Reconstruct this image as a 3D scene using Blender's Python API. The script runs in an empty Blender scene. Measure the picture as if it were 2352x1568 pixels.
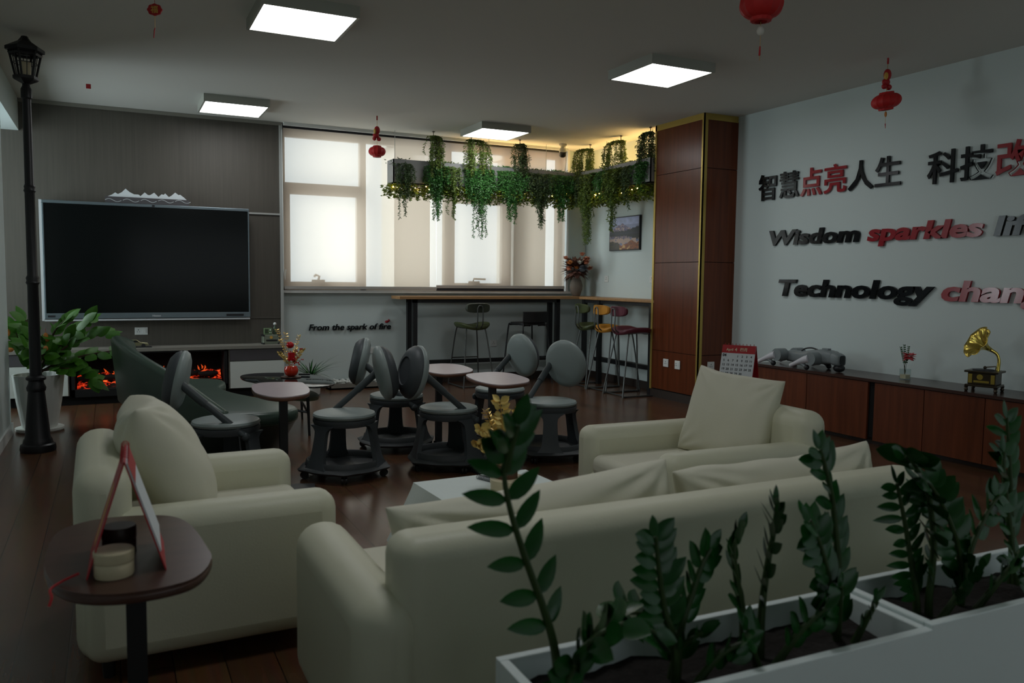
import bpy, bmesh, math, random
from mathutils import Vector, Matrix, noise
PI = math.pi
rnd = random.Random(7)
sc = bpy.context.scene
COL = sc.collection
R = math.radians

# ------------------------------------------------------------------ camera, sky, exposure
CH, CEIL = 1.30, 3.008
YAW, PITCH, ROLL, FPX = R(26.298), R(-4.378), R(0.654), 1865.35
cam = bpy.data.cameras.new('camera')
cam.sensor_width = 36.0
cam.lens = FPX / 2352 * 36.0
cam.clip_start = 0.05
cam.dof.use_dof = True
cam.dof.focus_distance = 6.2
cam.dof.aperture_fstop = 4.0
camo = bpy.data.objects.new('camera', cam)
COL.objects.link(camo)
fw = Vector((math.sin(YAW) * math.cos(PITCH), math.cos(YAW) * math.cos(PITCH), math.sin(PITCH)))
rt = Vector((math.cos(YAW), -math.sin(YAW), 0))
up = rt.cross(fw)
r2 = rt * math.cos(ROLL) + up * math.sin(ROLL)
u2 = -rt * math.sin(ROLL) + up * math.cos(ROLL)
m4 = Matrix((r2, u2, -fw)).transposed().to_4x4()
m4.translation = Vector((0, 0, CH))
camo.matrix_world = m4
sc.camera = camo

SKY_N, SKY_W, SKY_S, LAMP = 1.8, 9.0, -1.2, 10.5      # sky brightness to the north / west, ceiling lamp radiance
wd = bpy.data.worlds.new('overcast_sky')
sc.world = wd
wd.use_nodes = True
nt = wd.node_tree
nt.nodes.clear()
out = nt.nodes.new('ShaderNodeOutputWorld')
bg = nt.nodes.new('ShaderNodeBackground')
tc = nt.nodes.new('ShaderNodeTexCoord')
sp = nt.nodes.new('ShaderNodeSeparateXYZ')
mr = nt.nodes.new('ShaderNodeMapRange')
mr.inputs['From Min'].default_value = -0.25
mr.inputs['From Max'].default_value = -0.9
mr.inputs['To Min'].default_value = SKY_N
mr.inputs['To Max'].default_value = SKY_W
nt.links.new(tc.outputs['Generated'], sp.inputs[0])
nt.links.new(sp.outputs['X'], mr.inputs['Value'])
ms = nt.nodes.new('ShaderNodeMapRange')
ms.inputs['From Min'].default_value = -0.25
ms.inputs['From Max'].default_value = -0.9
ms.inputs['To Min'].default_value = 0.0
ms.inputs['To Max'].default_value = SKY_S
nt.links.new(sp.outputs['Y'], ms.inputs['Value'])
ad = nt.nodes.new('ShaderNodeMath')
nt.links.new(mr.outputs[0], ad.inputs[0])
nt.links.new(ms.outputs[0], ad.inputs[1])
nt.links.new(ad.outputs[0], bg.inputs['Strength'])
bg.inputs['Color'].default_value = (0.87, 0.955, 1.0, 1)
nt.links.new(bg.outputs[0], out.inputs[0])
sc.view_settings.view_transform = 'Standard'
sc.view_settings.look = 'None'
sc.view_settings.exposure = 0.0
sc.view_settings.gamma = 1.0
sc.view_settings.use_curve_mapping = False
try:
    sc.cycles.max_bounces = 10
    sc.cycles.diffuse_bounces = 6
    sc.cycles.transparent_max_bounces = 12
    sc.cycles.sample_clamp_indirect = 6.0
    sc.cycles.caustics_reflective = False
    sc.cycles.caustics_refractive = False
    sc.cycles.use_denoising = True
except Exception:
    pass

def portal(loc, rot, sx, sy):
    l = bpy.data.lights.new('window_portal', 'AREA')
    l.shape = 'RECTANGLE'; l.size = sx; l.size_y = sy
    l.cycles.is_portal = True
    o = bpy.data.objects.new('window_portal', l)
    o.location = loc; o.rotation_euler = rot
    COL.objects.link(o)
portal((-1.98, 8.55, 1.75), (0, R(-90), 0), 2.1, 1.5)
portal((2.6, -3.22, 1.6), (R(90), 0, 0), 4.4, 1.5)
portal((3.58, 9.80, 2.06), (R(-90), 0, 0), 3.75, 1.85)

# ------------------------------------------------------------------ materials
def S(h):                                  # sRGB hex -> linear
    v = [int(h[i:i + 2], 16) / 255 for i in (0, 2, 4)]
    return tuple(x / 12.92 if x <= .04045 else ((x + .055) / 1.055) ** 2.4 for x in v) + (1,)
MATS = {}
def mat(name, col, rough=.5, metal=0., bump=0., bscale=60., var=0., vscale=4., stretch=(1, 1, 1), emit=None, estr=0., trans=0., coat=0., spec=.5, ior=1.45):
    m = bpy.data.materials.new(name)
    m.use_nodes = True
    n = m.node_tree; b = n.nodes['Principled BSDF']
    c = S(col) if isinstance(col, str) else tuple(col) + (1,)
    b.inputs['Base Color'].default_value = c
    b.inputs['Roughness'].default_value = rough
    b.inputs['Metallic'].default_value = metal
    b.inputs['Specular IOR Level'].default_value = spec
    b.inputs['IOR'].default_value = ior
    b.inputs['Transmission Weight'].default_value = trans
    b.inputs['Coat Weight'].default_value = coat
    if emit:
        b.inputs['Emission Color'].default_value = S(emit)
        b.inputs['Emission Strength'].default_value = estr
    if var or bump:
        t = n.nodes.new('ShaderNodeTexCoord'); mp = n.nodes.new('ShaderNodeMapping')
        mp.inputs['Scale'].default_value = stretch
        n.links.new(t.outputs['Object'], mp.inputs[0])
    if var:
        nz = n.nodes.new('ShaderNodeTexNoise'); nz.inputs['Scale'].default_value = vscale; nz.inputs['Detail'].default_value = 5
        n.links.new(mp.outputs[0], nz.inputs['Vector'])
        mx = n.nodes.new('ShaderNodeMix'); mx.data_type = 'RGBA'
        mx.inputs[6].default_value = tuple(x * (1 - var) for x in c[:3]) + (1,)
        mx.inputs[7].default_value = tuple(min(1, x * (1 + var)) for x in c[:3]) + (1,)
        n.links.new(nz.outputs['Fac'], mx.inputs[0]); n.links.new(mx.outputs[2], b.inputs['Base Color'])
    if bump:
        nb = n.nodes.new('ShaderNodeTexNoise'); nb.inputs['Scale'].default_value = bscale; nb.inputs['Detail'].default_value = 3
        n.links.new(mp.outputs[0], nb.inputs['Vector'])
        bp = n.nodes.new('ShaderNodeBump'); bp.inputs['Strength'].default_value = bump; bp.inputs['Distance'].default_value = .01
        n.links.new(nb.outputs['Fac'], bp.inputs['Height']); n.links.new(bp.outputs[0], b.inputs['Normal'])
    MATS[name] = m
    return m

mat('white_wall', (.61, .69, .675), .85, bump=.04, bscale=90)
mat('grey_wall', (.55, .60, .60), .85)
mat('ceiling_paint', (.68, .675, .63), .9, bump=.03, bscale=30)
mat('panel_taupe', (.085, .076, .062), .55, var=.22, vscale=6, stretch=(9, 9, .25))
mat('panel_grey', (.22, .21, .18), .5)
mat('trim_grey', (.42, .43, .41), .4)
mat('lamp_frame', (.42, .43, .38), .5)
mat('lamp_panel', (1, 1, 1), .5, emit='FBFDFF', estr=LAMP)
mat('column_wood', (.120, .030, .010), .28, var=.6, vscale=3, stretch=(9, 9, .5), spec=.4)
mat('cabinet_wood', (.118, .031, .011), .42, spec=.3, var=.65, vscale=3, stretch=(7, 7, .5))
mat('cabinet_top', (.055, .028, .022), .22)
mat('gold_trim', (.50, .36, .09), .35, metal=.55)
mat('black_gap', (.004, .004, .004), .9)
mat('skirting_brown', (.035, .025, .02), .5)
mat('screen_glass', (.005, .006, .006), .14, spec=.2)
mat('screen_frame', (.16, .20, .22), .35, metal=.6)
mat('screen_side', (.62, .64, .66), .35, metal=.3)
mat('white_plastic', (.72, .74, .72), .4)
mat('white_gloss', (.62, .66, .62), .35)
mat('socket_hole', (.02, .02, .02), .6)
mat('dark_door', (.075, .07, .075), .4)
mat('blind_rail', (.42, .40, .37), .45)
mat('dark_rail', (.02, .02, .024), .5)
mat('frame_bronze', (.34, .27, .21), .5)
mat('marble', (.60, .60, .57), .3, var=.12, vscale=8)
mat('counter_wood', (.36, .20, .085), .42, var=.35, vscale=4, stretch=(1.2, 6, 6))
mat('black_steel', (.012, .013, .014), .45)
mat('cream_leather', (.63, .625, .48), .48, bump=.05, bscale=140)
mat('cream_cushion', (.64, .625, .50), .6, bump=.05, bscale=120)
mat('stool_seat', (.27, .32, .31), .42, bump=.03, bscale=200)
mat('stool_body', (.060, .070, .076), .5)
mat('stool_tray', (.040, .046, .048), .55, bump=.12, bscale=160)
mat('stool_arm', (.055, .068, .072), .45)
mat('caster_black', (.010, .010, .010), .4)
mat('table_laminate', (.54, .455, .48), .26, var=.06, vscale=20)
mat('table_edge', (.13, .055, .03), .45)
mat('walnut_top', (.070, .032, .022), .30, var=.4, vscale=3, stretch=(2, 9, 2))
mat('green_leather', (.050, .085, .062), .34, bump=.02, bscale=160)
mat('green_leather_dark', (.030, .045, .036), .38, bump=.02, bscale=160)
mat('smoked_glass', (.012, .016, .015), .05, spec=.6)
mat('shelf_green', (.16, .18, .11), .5)
mat('cloth_white', (.76, .84, .81), .7, bump=.05, bscale=120)
mat('red_paper', (.50, .012, .012), .6)
mat('red_card', (.42, .015, .02), .5)
mat('red_ceramic', (.62, .035, .012), .18, coat=.3)
mat('red_berry', (.50, .008, .012), .2)
mat('gold_foil', (.68, .48, .16), .28, metal=.85)
mat('gold_paint', (.62, .36, .07), .45)
mat('paper_white', (.66, .70, .72), .6)
mat('ink_black', (.012, .012, .014), .5)
mat('ink_red', (.40, .015, .02), .5)
mat('letter_black', (.008, .009, .010), .14, spec=.22)
mat('letter_red', (.30, .010, .018), .14, spec=.6)
mat('plant_leaf', (.010, .072, .012), .24, spec=.4, var=.4, vscale=9)
mat('plant_leaf_light', (.055, .19, .012), .5, var=.4, vscale=8)
mat('stem_green', (.030, .062, .014), .5)
mat('stem_brown', (.06, .035, .018), .7)
mat('hanging_leaf', (.050, .185, .034), .5, var=.5, vscale=10)
mat('hanging_leaf_warm', (.11, .175, .024), .5, var=.5, vscale=10)
mat('hanging_leaf_olive', (.055, .10, .03), .55, var=.5, vscale=10)
mat('ivy_leaf', (.16, .22, .02), .45, var=.5, vscale=14)
mat('planter_grey', (.27, .27, .26), .6)
mat('planter_white', (.80, .88, .87), .4)
mat('soil', (.012, .009, .007), .95, bump=1., bscale=40, var=.6, vscale=30)
mat('pot_white', (.62, .64, .60), .45)
mat('fairy_bulb', (1, .8, .5), .4, emit='FFC766', estr=45)
mat('led_strip', (1, .8, .5), .4, emit='FFCE80', estr=55)
mat('bar_green', (.062, .078, .028), .42)
mat('bar_green_dark', (.035, .042, .026), .42)
mat('bar_yellow', (.55, .24, .028), .40)
mat('bar_maroon', (.115, .025, .040), .42)
mat('bar_black', (.012, .012, .013), .45)
mat('bar_steel', (.10, .105, .10), .4, metal=.6)
mat('lantern_black', (.010, .010, .011), .42)
mat('lantern_glass', (.75, .68, .55), .35, trans=.6)
mat('robot_grey', (.20, .23, .235), .42)
mat('robot_white', (.62, .62, .66), .35)
mat('robot_dark', (.015, .016, .018), .4)
mat('brass_horn', (.60, .46, .10), .24, metal=.9)
mat('old_bronze', (.055, .042, .026), .32, metal=.6)
mat('vase_stone', (.15, .125, .10), .7, var=.2, vscale=12)
mat('dry_leaf', (.15, .065, .045), .7, var=.4, vscale=12)
mat('flower_peach', (.55, .20, .11), .6)
mat('flower_white', (.62, .60, .54), .6)
mat('flower_orange', (.60, .22, .05), .6)
mat('flower_slate', (.09, .10, .12), .6)
mat('flower_pink', (.62, .08, .09), .55)
mat('clear_glass', (.95, .98, .96), .02, trans=1.0, ior=1.3)
mat('bark_wood', (.10, .045, .022), .8, bump=.5, bscale=50)
mat('cut_wood', (.42, .27, .12), .7)
mat('khaki_tin', (.22, .25, .19), .4, metal=.3)
mat('radio_green', (.12, .19, .09), .45)
mat('bottle_green', (.06, .10, .06), .2)
mat('car_paint', (.30, .28, .16), .2, metal=.6)
mat('car_glass', (.02, .02, .02), .1)
mat('pebble_white', (.70, .72, .68), .6)
mat('camera_white', (.62, .60, .50), .4)
mat('tin_cream', (.62, .54, .36), .5)
mat('tin_dark', (.035, .022, .018), .45)
mat('log_char', (.03, .02, .018), .9, bump=.8, bscale=30)
mat('pier_concrete', (.42, .38, .33), .9)

def wood_floor():
    m = bpy.data.materials.new('floor_planks'); m.use_nodes = True
    n = m.node_tree; b = n.nodes['Principled BSDF']
    t = n.nodes.new('ShaderNodeTexCoord')
    mp = n.nodes.new('ShaderNodeMapping'); mp.inputs['Rotation'].default_value = (0, 0, R(90))
    n.links.new(t.outputs['Object'], mp.inputs[0])
    br = n.nodes.new('ShaderNodeTexBrick')
    br.offset = .37; br.inputs['Scale'].default_value = 1
    br.inputs['Brick Width'].default_value = 1.2; br.inputs['Row Height'].default_value = .16
    br.inputs['Mortar Size'].default_value = .0022; br.inputs['Mortar Smooth'].default_value = .3
    br.inputs['Color1'].default_value = (.066, .030, .0150, 1); br.inputs['Color2'].default_value = (.100, .046, .0225, 1)
    br.inputs['Mortar'].default_value = (.006, .004, .003, 1)
    n.links.new(mp.outputs[0], br.inputs['Vector'])
    m2 = n.nodes.new('ShaderNodeMapping'); m2.inputs['Scale'].default_value = (14, 1, 1)
    n.links.new(t.outputs['Object'], m2.inputs[0])
    nz = n.nodes.new('ShaderNodeTexNoise'); nz.inputs['Scale'].default_value = 3; nz.inputs['Detail'].default_value = 6
    n.links.new(m2.outputs[0], nz.inputs['Vector'])
    mx = n.nodes.new('ShaderNodeMix'); mx.data_type = 'RGBA'; mx.blend_type = 'MULTIPLY'; mx.inputs[0].default_value = .65
    n.links.new(br.outputs['Color'], mx.inputs[6]); n.links.new(nz.outputs['Color'], mx.inputs[7])
    gm = n.nodes.new('ShaderNodeMix'); gm.data_type = 'RGBA'; gm.blend_type = 'MULTIPLY'; gm.inputs[0].default_value = 1
    gm.inputs[7].default_value = (1.7, 1.7, 1.7, 1)
    n.links.new(mx.outputs[2], gm.inputs[6]); n.links.new(gm.outputs[2], b.inputs['Base Color'])
    b.inputs['Roughness'].default_value = .24
    b.inputs['Specular IOR Level'].default_value = .75
    bp = n.nodes.new('ShaderNodeBump'); bp.inputs['Strength'].default_value = .25; bp.inputs['Distance'].default_value = .002
    n.links.new(br.outputs['Fac'], bp.inputs['Height']); bp.invert = True
    n.links.new(bp.outputs[0], b.inputs['Normal'])
    MATS['floor_planks'] = m
wood_floor()

def blind_cloth():
    m = bpy.data.materials.new('blind_cloth'); m.use_nodes = True
    n = m.node_tree; n.nodes.clear()
    o = n.nodes.new('ShaderNodeOutputMaterial')
    tl = n.nodes.new('ShaderNodeBsdfTranslucent'); tl.inputs[0].default_value = (.90, .71, .56, 1)
    df = n.nodes.new('ShaderNodeBsdfDiffuse'); df.inputs[0].default_value = (.62, .55, .47, 1)
    tr = n.nodes.new('ShaderNodeBsdfTransparent'); tr.inputs[0].default_value = (1, 1, 1, 1)
    a = n.nodes.new('ShaderNodeMixShader'); a.inputs[0].default_value = .25
    n.links.new(tl.outputs[0], a.inputs[1]); n.links.new(df.outputs[0], a.inputs[2])
    c = n.nodes.new('ShaderNodeMixShader'); c.inputs[0].default_value = .31
    n.links.new(a.outputs[0], c.inputs[1]); n.links.new(tr.outputs[0], c.inputs[2])
    n.links.new(c.outputs[0], o.inputs[0])
    MATS['blind_cloth'] = m
blind_cloth()

def ember_mat():
    m = bpy.data.materials.new('ember_glow'); m.use_nodes = True
    n = m.node_tree; b = n.nodes['Principled BSDF']
    b.inputs['Base Color'].default_value = (.03, .015, .01, 1); b.inputs['Roughness'].default_value = .9
    t = n.nodes.new('ShaderNodeTexCoord'); mp = n.nodes.new('ShaderNodeMapping'); mp.inputs['Scale'].default_value = (1, 1, 2.2)
    n.links.new(t.outputs['Object'], mp.inputs[0])
    nz = n.nodes.new('ShaderNodeTexNoise'); nz.inputs['Scale'].default_value = 13; nz.inputs['Detail'].default_value = 6; nz.inputs['Distortion'].default_value = 1.2
    n.links.new(mp.outputs[0], nz.inputs['Vector'])
    cr = n.nodes.new('ShaderNodeValToRGB'); e = cr.color_ramp.elements
    e[0].position = .50; e[0].color = (.0, .0, .0, 1); e[1].position = .72; e[1].color = (1, .16, .03, 1)
    k = cr.color_ramp.elements.new(.60); k.color = (.50, .018, .004, 1)
    n.links.new(nz.outputs['Fac'], cr.inputs[0]); n.links.new(cr.outputs[0], b.inputs['Emission Color'])
    b.inputs['Emission Strength'].default_value = 1.0
    MATS['ember_glow'] = m
    m = bpy.data.materials.new('flame_glow'); m.use_nodes = True
    b = m.node_tree.nodes['Principled BSDF']
    b.inputs['Base Color'].default_value = (.2, .02, .01, 1)
    b.inputs['Emission Color'].default_value = (1, .11, .015, 1); b.inputs['Emission Strength'].default_value = .55
    MATS['flame_glow'] = m
ember_mat()

# ------------------------------------------------------------------ mesh helpers
class MB:
    def __init__(s): s.v = []; s.f = []
    def add(s, vs, fs, M=None):
        o = len(s.v)
        s.v += [tuple(M @ Vector(v)) if M else tuple(v) for v in vs]
        s.f += [tuple(i + o for i in f) for f in fs]
        return s
    def box(s, x0, x1, y0, y1, z0, z1, M=None):
        return s.add([(x0, y0, z0), (x1, y0, z0), (x1, y1, z0), (x0, y1, z0), (x0, y0, z1), (x1, y0, z1), (x1, y1, z1), (x0, y1, z1)],
                     [(0, 3, 2, 1), (4, 5, 6, 7), (0, 1, 5, 4), (1, 2, 6, 5), (2, 3, 7, 6), (3, 0, 4, 7)], M)
    def rings(s, rs, closed=True, caps=True, M=None):      # list of rings (equal counts) -> skin
        n = len(rs[0]); vs = [p for r in rs for p in r]; fs = []
        for i in range(len(rs) - 1):
            for j in range(n if closed else n - 1):
                k = (j + 1) % n
                fs.append((i * n + j, i * n + k, (i + 1) * n + k, (i + 1) * n + j))
        if caps:
            fs.append(tuple(range(n - 1, -1, -1))); fs.append(tuple(range((len(rs) - 1) * n, len(rs) * n)))
        return s.add(vs, fs, M)
    def lathe(s, prof, seg=32, M=None, caps=True):
        rs = [[(r * math.cos(2 * PI * j / seg), r * math.sin(2 * PI * j / seg), z) for j in range(seg)] for r, z in prof]
        return s.rings(rs, True, caps, M)
    def cyl(s, p, q, r, r1=None, seg=12):
        return s.tube([p, q], [r, r if r1 is None else r1], seg)
    def tube(s, pts, r, seg=10, caps=True):
        P = [Vector(p) for p in pts]; rs = []
        rr = r if isinstance(r, (list, tuple)) else [r] * len(P)
        t0 = (P[1] - P[0]).normalized()
        a = Vector((0, 0, 1)) if abs(t0.z) < .9 else Vector((1, 0, 0))
        u = t0.cross(a).normalized()
        for i, p in enumerate(P):
            t = (P[min(i + 1, len(P) - 1)] - P[max(i - 1, 0)]).normalized()
            u = (u - t * u.dot(t))
            u = u.normalized() if u.length > 1e-6 else t.cross(Vector((.3, .5, .8))).normalized()
            w = t.cross(u)
            rs.append([tuple(p + (u * math.cos(2 * PI * j / seg) + w * math.sin(2 * PI * j / seg)) * rr[i]) for j in range(seg)])
        return s.rings(rs, True, caps)
    def ball(s, c, r, seg=12, M=None):
        if not isinstance(r, (list, tuple)): r = (r, r, r)
        n = max(4, seg // 2); rs = []
        for i in range(n + 1):
            a = -PI / 2 + PI * i / n; cr = max(math.cos(a), 1e-4)
            rs.append([(c[0] + r[0] * cr * math.cos(2 * PI * j / seg), c[1] + r[1] * cr * math.sin(2 * PI * j / seg), c[2] + r[2] * math.sin(a)) for j in range(seg)])
        return s.rings(rs, True, True, M)
    def prism(s, outl, z0, z1, M=None):
        return s.rings([[(x, y, z0) for x, y in outl], [(x, y, z1) for x, y in outl]], True, True, M)
    def slab(s, outl, z0, z1, e, M=None, k=3):              # prism with rounded edges (outline shrunk towards centroid-free inset)
        n = len(outl); rs = []
        def inset(d):
            o = []
            for i in range(n):
                a, b, c = Vector(outl[i - 1]), Vector(outl[i]), Vector(outl[(i + 1) % n])
                t = (c - a).normalized(); o.append((b.x - t.y * d, b.y + t.x * d))
            return o
        top = []
        for i in range(k + 1):
            a = PI / 2 * i / k
            top.append([(x, y, z1 - e + e * math.sin(a)) for x, y in inset(e * (1 - math.cos(a)))])
        bot = []
        for i in range(k, -1, -1):
            a = PI / 2 * i / k
            bot.append([(x, y, z0 + e - e * math.sin(a)) for x, y in inset(e * (1 - math.cos(a)))])
        return s.rings(bot + top, True, True, M)
    def leaf(s, p, d, nrm, L, W, n=4, droop=0., fold=.25, prof=None):
        p = Vector(p); d = Vector(d).normalized(); nrm = Vector(nrm); nrm = (nrm - d * nrm.dot(d))
        nrm = nrm.normalized() if nrm.length > 1e-4 else d.orthogonal().normalized()
        sd = d.cross(nrm)
        if n == 1:
            m = p + d * L * .45
            vs = [p, m + sd * W * .5 - nrm * fold * W * .5, p + d * L - nrm * droop * L, m - sd * W * .5 - nrm * fold * W * .5]
            return s.add(vs, [(0, 1, 2), (0, 2, 3)])
        vs = []; fs = []
        for i in range(n + 1):
            t = i / n
            w = (math.sin(PI * min(1, t ** .8)) ** .75 if prof is None else prof(t)) * W * .5
            if i in (0, n): w = max(w, W * .02)
            c = p + d * L * t - nrm * droop * L * t * t
            vs += [c + sd * w - nrm * fold * w, c, c - sd * w - nrm * fold * w]
        for i in range(n):
            a = 3 * i
            fs += [(a, a + 3, a + 4, a + 1), (a + 1, a + 4, a + 5, a + 2)]
        return s.add(vs, fs)
    def build(s, name, m, parent=None, smooth=True, ang=38, bevel=0, bseg=3, sub=0, solid=0):
        me = bpy.data.meshes.new(name)
        me.from_pydata(s.v, [], s.f); me.update()
        bm = bmesh.new(); bm.from_mesh(me)
        if bevel == 0 and sub == 0: pass
        bmesh.ops.recalc_face_normals(bm, faces=bm.faces)
        bm.to_mesh(me); bm.free()
        if smooth:
            me.polygons.foreach_set('use_smooth', [True] * len(me.polygons))
            if not sub: me.set_sharp_from_angle(angle=R(ang))
        me.materials.append(MATS[m] if isinstance(m, str) else m)
        o = bpy.data.objects.new(name, me)
        COL.objects.link(o)
        if solid:
            k = o.modifiers.new('thick', 'SOLIDIFY'); k.thickness = solid
        if bevel:
            k = o.modifiers.new('bevel', 'BEVEL'); k.width = bevel; k.segments = bseg; k.limit_method = 'ANGLE'; k.harden_normals = False
        if sub:
            k = o.modifiers.new('sub', 'SUBSURF'); k.levels = sub; k.render_levels = sub
        if parent: o.parent = parent
        return o
    build_ = build

def tag(o, label=None, cat=None, group=None, kind=None):
    if label: o['label'] = label
    if cat: o['category'] = cat
    if group: o['group'] = group
    if kind: o['kind'] = kind
    return o
def thing(name, loc, rz, label, cat, group=None):
    o = bpy.data.objects.new(name, None); o.empty_display_size = .1
    COL.objects.link(o); o.location = loc; o.rotation_euler = (0, 0, rz)
    return tag(o, label, cat, group)
def struct(name, mb, m, parent=None, **k):
    o = mb.build(name, m, parent, **k)
    if parent is None: o['kind'] = 'structure'
    return o
def kids(o): return [c for c in bpy.data.objects if c.parent == o]
def dup(root, loc, rz, label, group=None):
    r = root.copy(); COL.objects.link(r); r.location = loc; r.rotation_euler = (0, 0, rz); r['label'] = label
    if group: r['group'] = group
    for ch in kids(root):
        c = ch.copy(); COL.objects.link(c); c.parent = r
        for g in kids(ch):
            d = g.copy(); COL.objects.link(d); d.parent = c
    return r
def spline(P, n=6, closed=False):
    P = [Vector(p) for p in P]; o = []
    N = len(P)
    for i in range(N if closed else N - 1):
        if closed: a, b, c, d = P[i - 1], P[i], P[(i + 1) % N], P[(i + 2) % N]
        else: a, b, c, d = P[max(i - 1, 0)], P[i], P[i + 1], P[min(i + 2, N - 1)]
        for j in range(n):
            t = j / n
            o.append(.5 * ((2 * b) + (c - a) * t + (2 * a - 5 * b + 4 * c - d) * t * t + (3 * b - a - 3 * c + d) * t ** 3))
    if not closed: o.append(P[-1])
    return o
def superell(a, b, n, seg=40):
    o = []
    for j in range(seg):
        t = 2 * PI * j / seg; c, s_ = math.cos(t), math.sin(t)
        o.append((a * abs(c) ** (2 / n) * (1 if c >= 0 else -1), b * abs(s_) ** (2 / n) * (1 if s_ >= 0 else -1)))
    return o
def text_mesh(txt, size, ext, shear=0., bold=0., align='LEFT'):
    cu = bpy.data.curves.new('t', 'FONT'); cu.body = txt; cu.size = size; cu.extrude = ext; cu.shear = shear; cu.offset = bold
    cu.resolution_u = 3; cu.align_x = align
    o = bpy.data.objects.new('t', cu); COL.objects.link(o)
    bpy.context.view_layer.update()
    dg = bpy.context.evaluated_depsgraph_get()
    me = bpy.data.meshes.new_from_object(o.evaluated_get(dg))
    bpy.data.objects.remove(o); bpy.data.curves.remove(cu)
    return me
def xmax(me): return max((v.co.x for v in me.vertices), default=0.)
def xmin(me): return min((v.co.x for v in me.vertices), default=0.)
def lettering(parent, txt, mats, size, ext, shear=0., bold=0., names='letter', pitch=None):
    """one child mesh per character, local x along the line, z up, facing -y"""
    M = Matrix.Rotation(R(90), 4, 'X')
    bar = xmax(text_mesh('|', size, 0))
    x = 0.
    for i, ch in enumerate(txt):
        if pitch: x = i * pitch
        elif i: x = xmax(text_mesh(txt[:i] + '|', size, 0)) - bar
        if ch == ' ': continue
        me = text_mesh(ch, size, ext, shear, bold)
        me.transform(Matrix.Translation((x, 0, 0)) if False else Matrix.Identity(4))
        me.transform(M); me.name = names
        me.materials.clear(); me.materials.append(MATS[mats[i] if isinstance(mats, (list, tuple)) else mats])
        o = bpy.data.objects.new(names, me); COL.objects.link(o); o.location = (x, 0, 0); o.parent = parent
    return x

# ------------------------------------------------------------------ room shell
XR, XB, YW = 5.90, 5.78, 9.49           # right wall, bar wall, window wall
struct('floor', MB().box(-3.2, 6.4, -3.2, 10.0, -.1, 0), 'floor_planks', smooth=False)
struct('ceiling', MB().box(-3.2, 6.4, -3.2, 10.0, CEIL, CEIL + .12), 'ceiling_paint', smooth=False)
struct('wall_right', MB().box(XR, XR + .2, -3.0, 7.0, 0, CEIL), 'white_wall', smooth=False)
struct('wall_right', MB().box(XB, XR + .2, 7.0, YW, 0, CEIL), 'white_wall', smooth=False)
struct('wall_front', MB().box(-3.0, .4, -3.2, -3.0, 0, CEIL).box(4.8, XR, -3.2, -3.0, 0, CEIL).box(.4, 4.8, -3.2, -3.0, 0, .85).box(.4, 4.8, -3.2, -3.0, 2.35, CEIL), 'grey_wall', smooth=False)
struct('wall_left', MB().box(-.95, -.752, -3.0, 7.67, 0, CEIL), 'white_wall', smooth=False)
struct('wall_alcove', MB().box(-2.2, -.95, 7.47, 7.67, 0, CEIL), 'white_wall', smooth=False)
struct('wall_alcove', MB().box(-2.2, -2.02, 7.67, 9.4, 0, .72).box(-2.2, -2.02, 7.67, 9.4, 2.82, CEIL).box(-2.2, -2.02, 7.67, 7.8, .72, 2.82).box(-2.2, -2.02, 9.3, 9.4, .72, 2.82), 'white_wall', smooth=False)
struct('trim_1', MB().box(-1.02, -.772, 7.67, 9.4, 2.70, CEIL), 'white_wall', smooth=False)      # ceiling beam
struct('baseboard_left', MB().box(-.752, -.738, 5.0, 7.68, 0, .09).box(-.95, -.74, 7.67, 7.682, 0, .09), 'white_plastic', smooth=False)
# window wall: below the sill, jamb, head
wb = MB().box(1.74, 5.9, YW, YW + .32, 0, 1.118).box(1.74, 5.9, YW, YW + .32, 2.985, CEIL).box(5.47, 5.9, YW, YW + .32, 1.118, 2.985)
struct('wall_back', wb, 'white_wall', smooth=False)
struct('wall_panelled', MB().box(-2.2, 1.742, 9.40, 9.82, 0, CEIL), 'panel_taupe', smooth=False)
# thin profiles and seams of the panelled wall
struct('trim_2', MB().box(1.72, 1.752, 9.375, 9.40, 0, CEIL - .02).box(1.37, 1.735, 9.385, 9.4, 1.985, 2.004), 'trim_grey', smooth=False)
struct('trim_3', MB().box(-2.0, 1.742, 9.392, 9.4, .838, .841).box(-2.0, 1.742, 9.37, 9.4, CEIL - .035, CEIL - .001), 'panel_grey', smooth=False)
struct('baseboard_back', MB().box(1.76, 5.78, YW - .014, YW, 0, .09), 'skirting_brown', smooth=False)
struct('baseboard_right', MB().box(XB - .014, XB, 7.53, YW, 0, .09).box(XR - .014, XR, -3, 3.0, 0, .09), 'skirting_brown', smooth=False)

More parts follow.
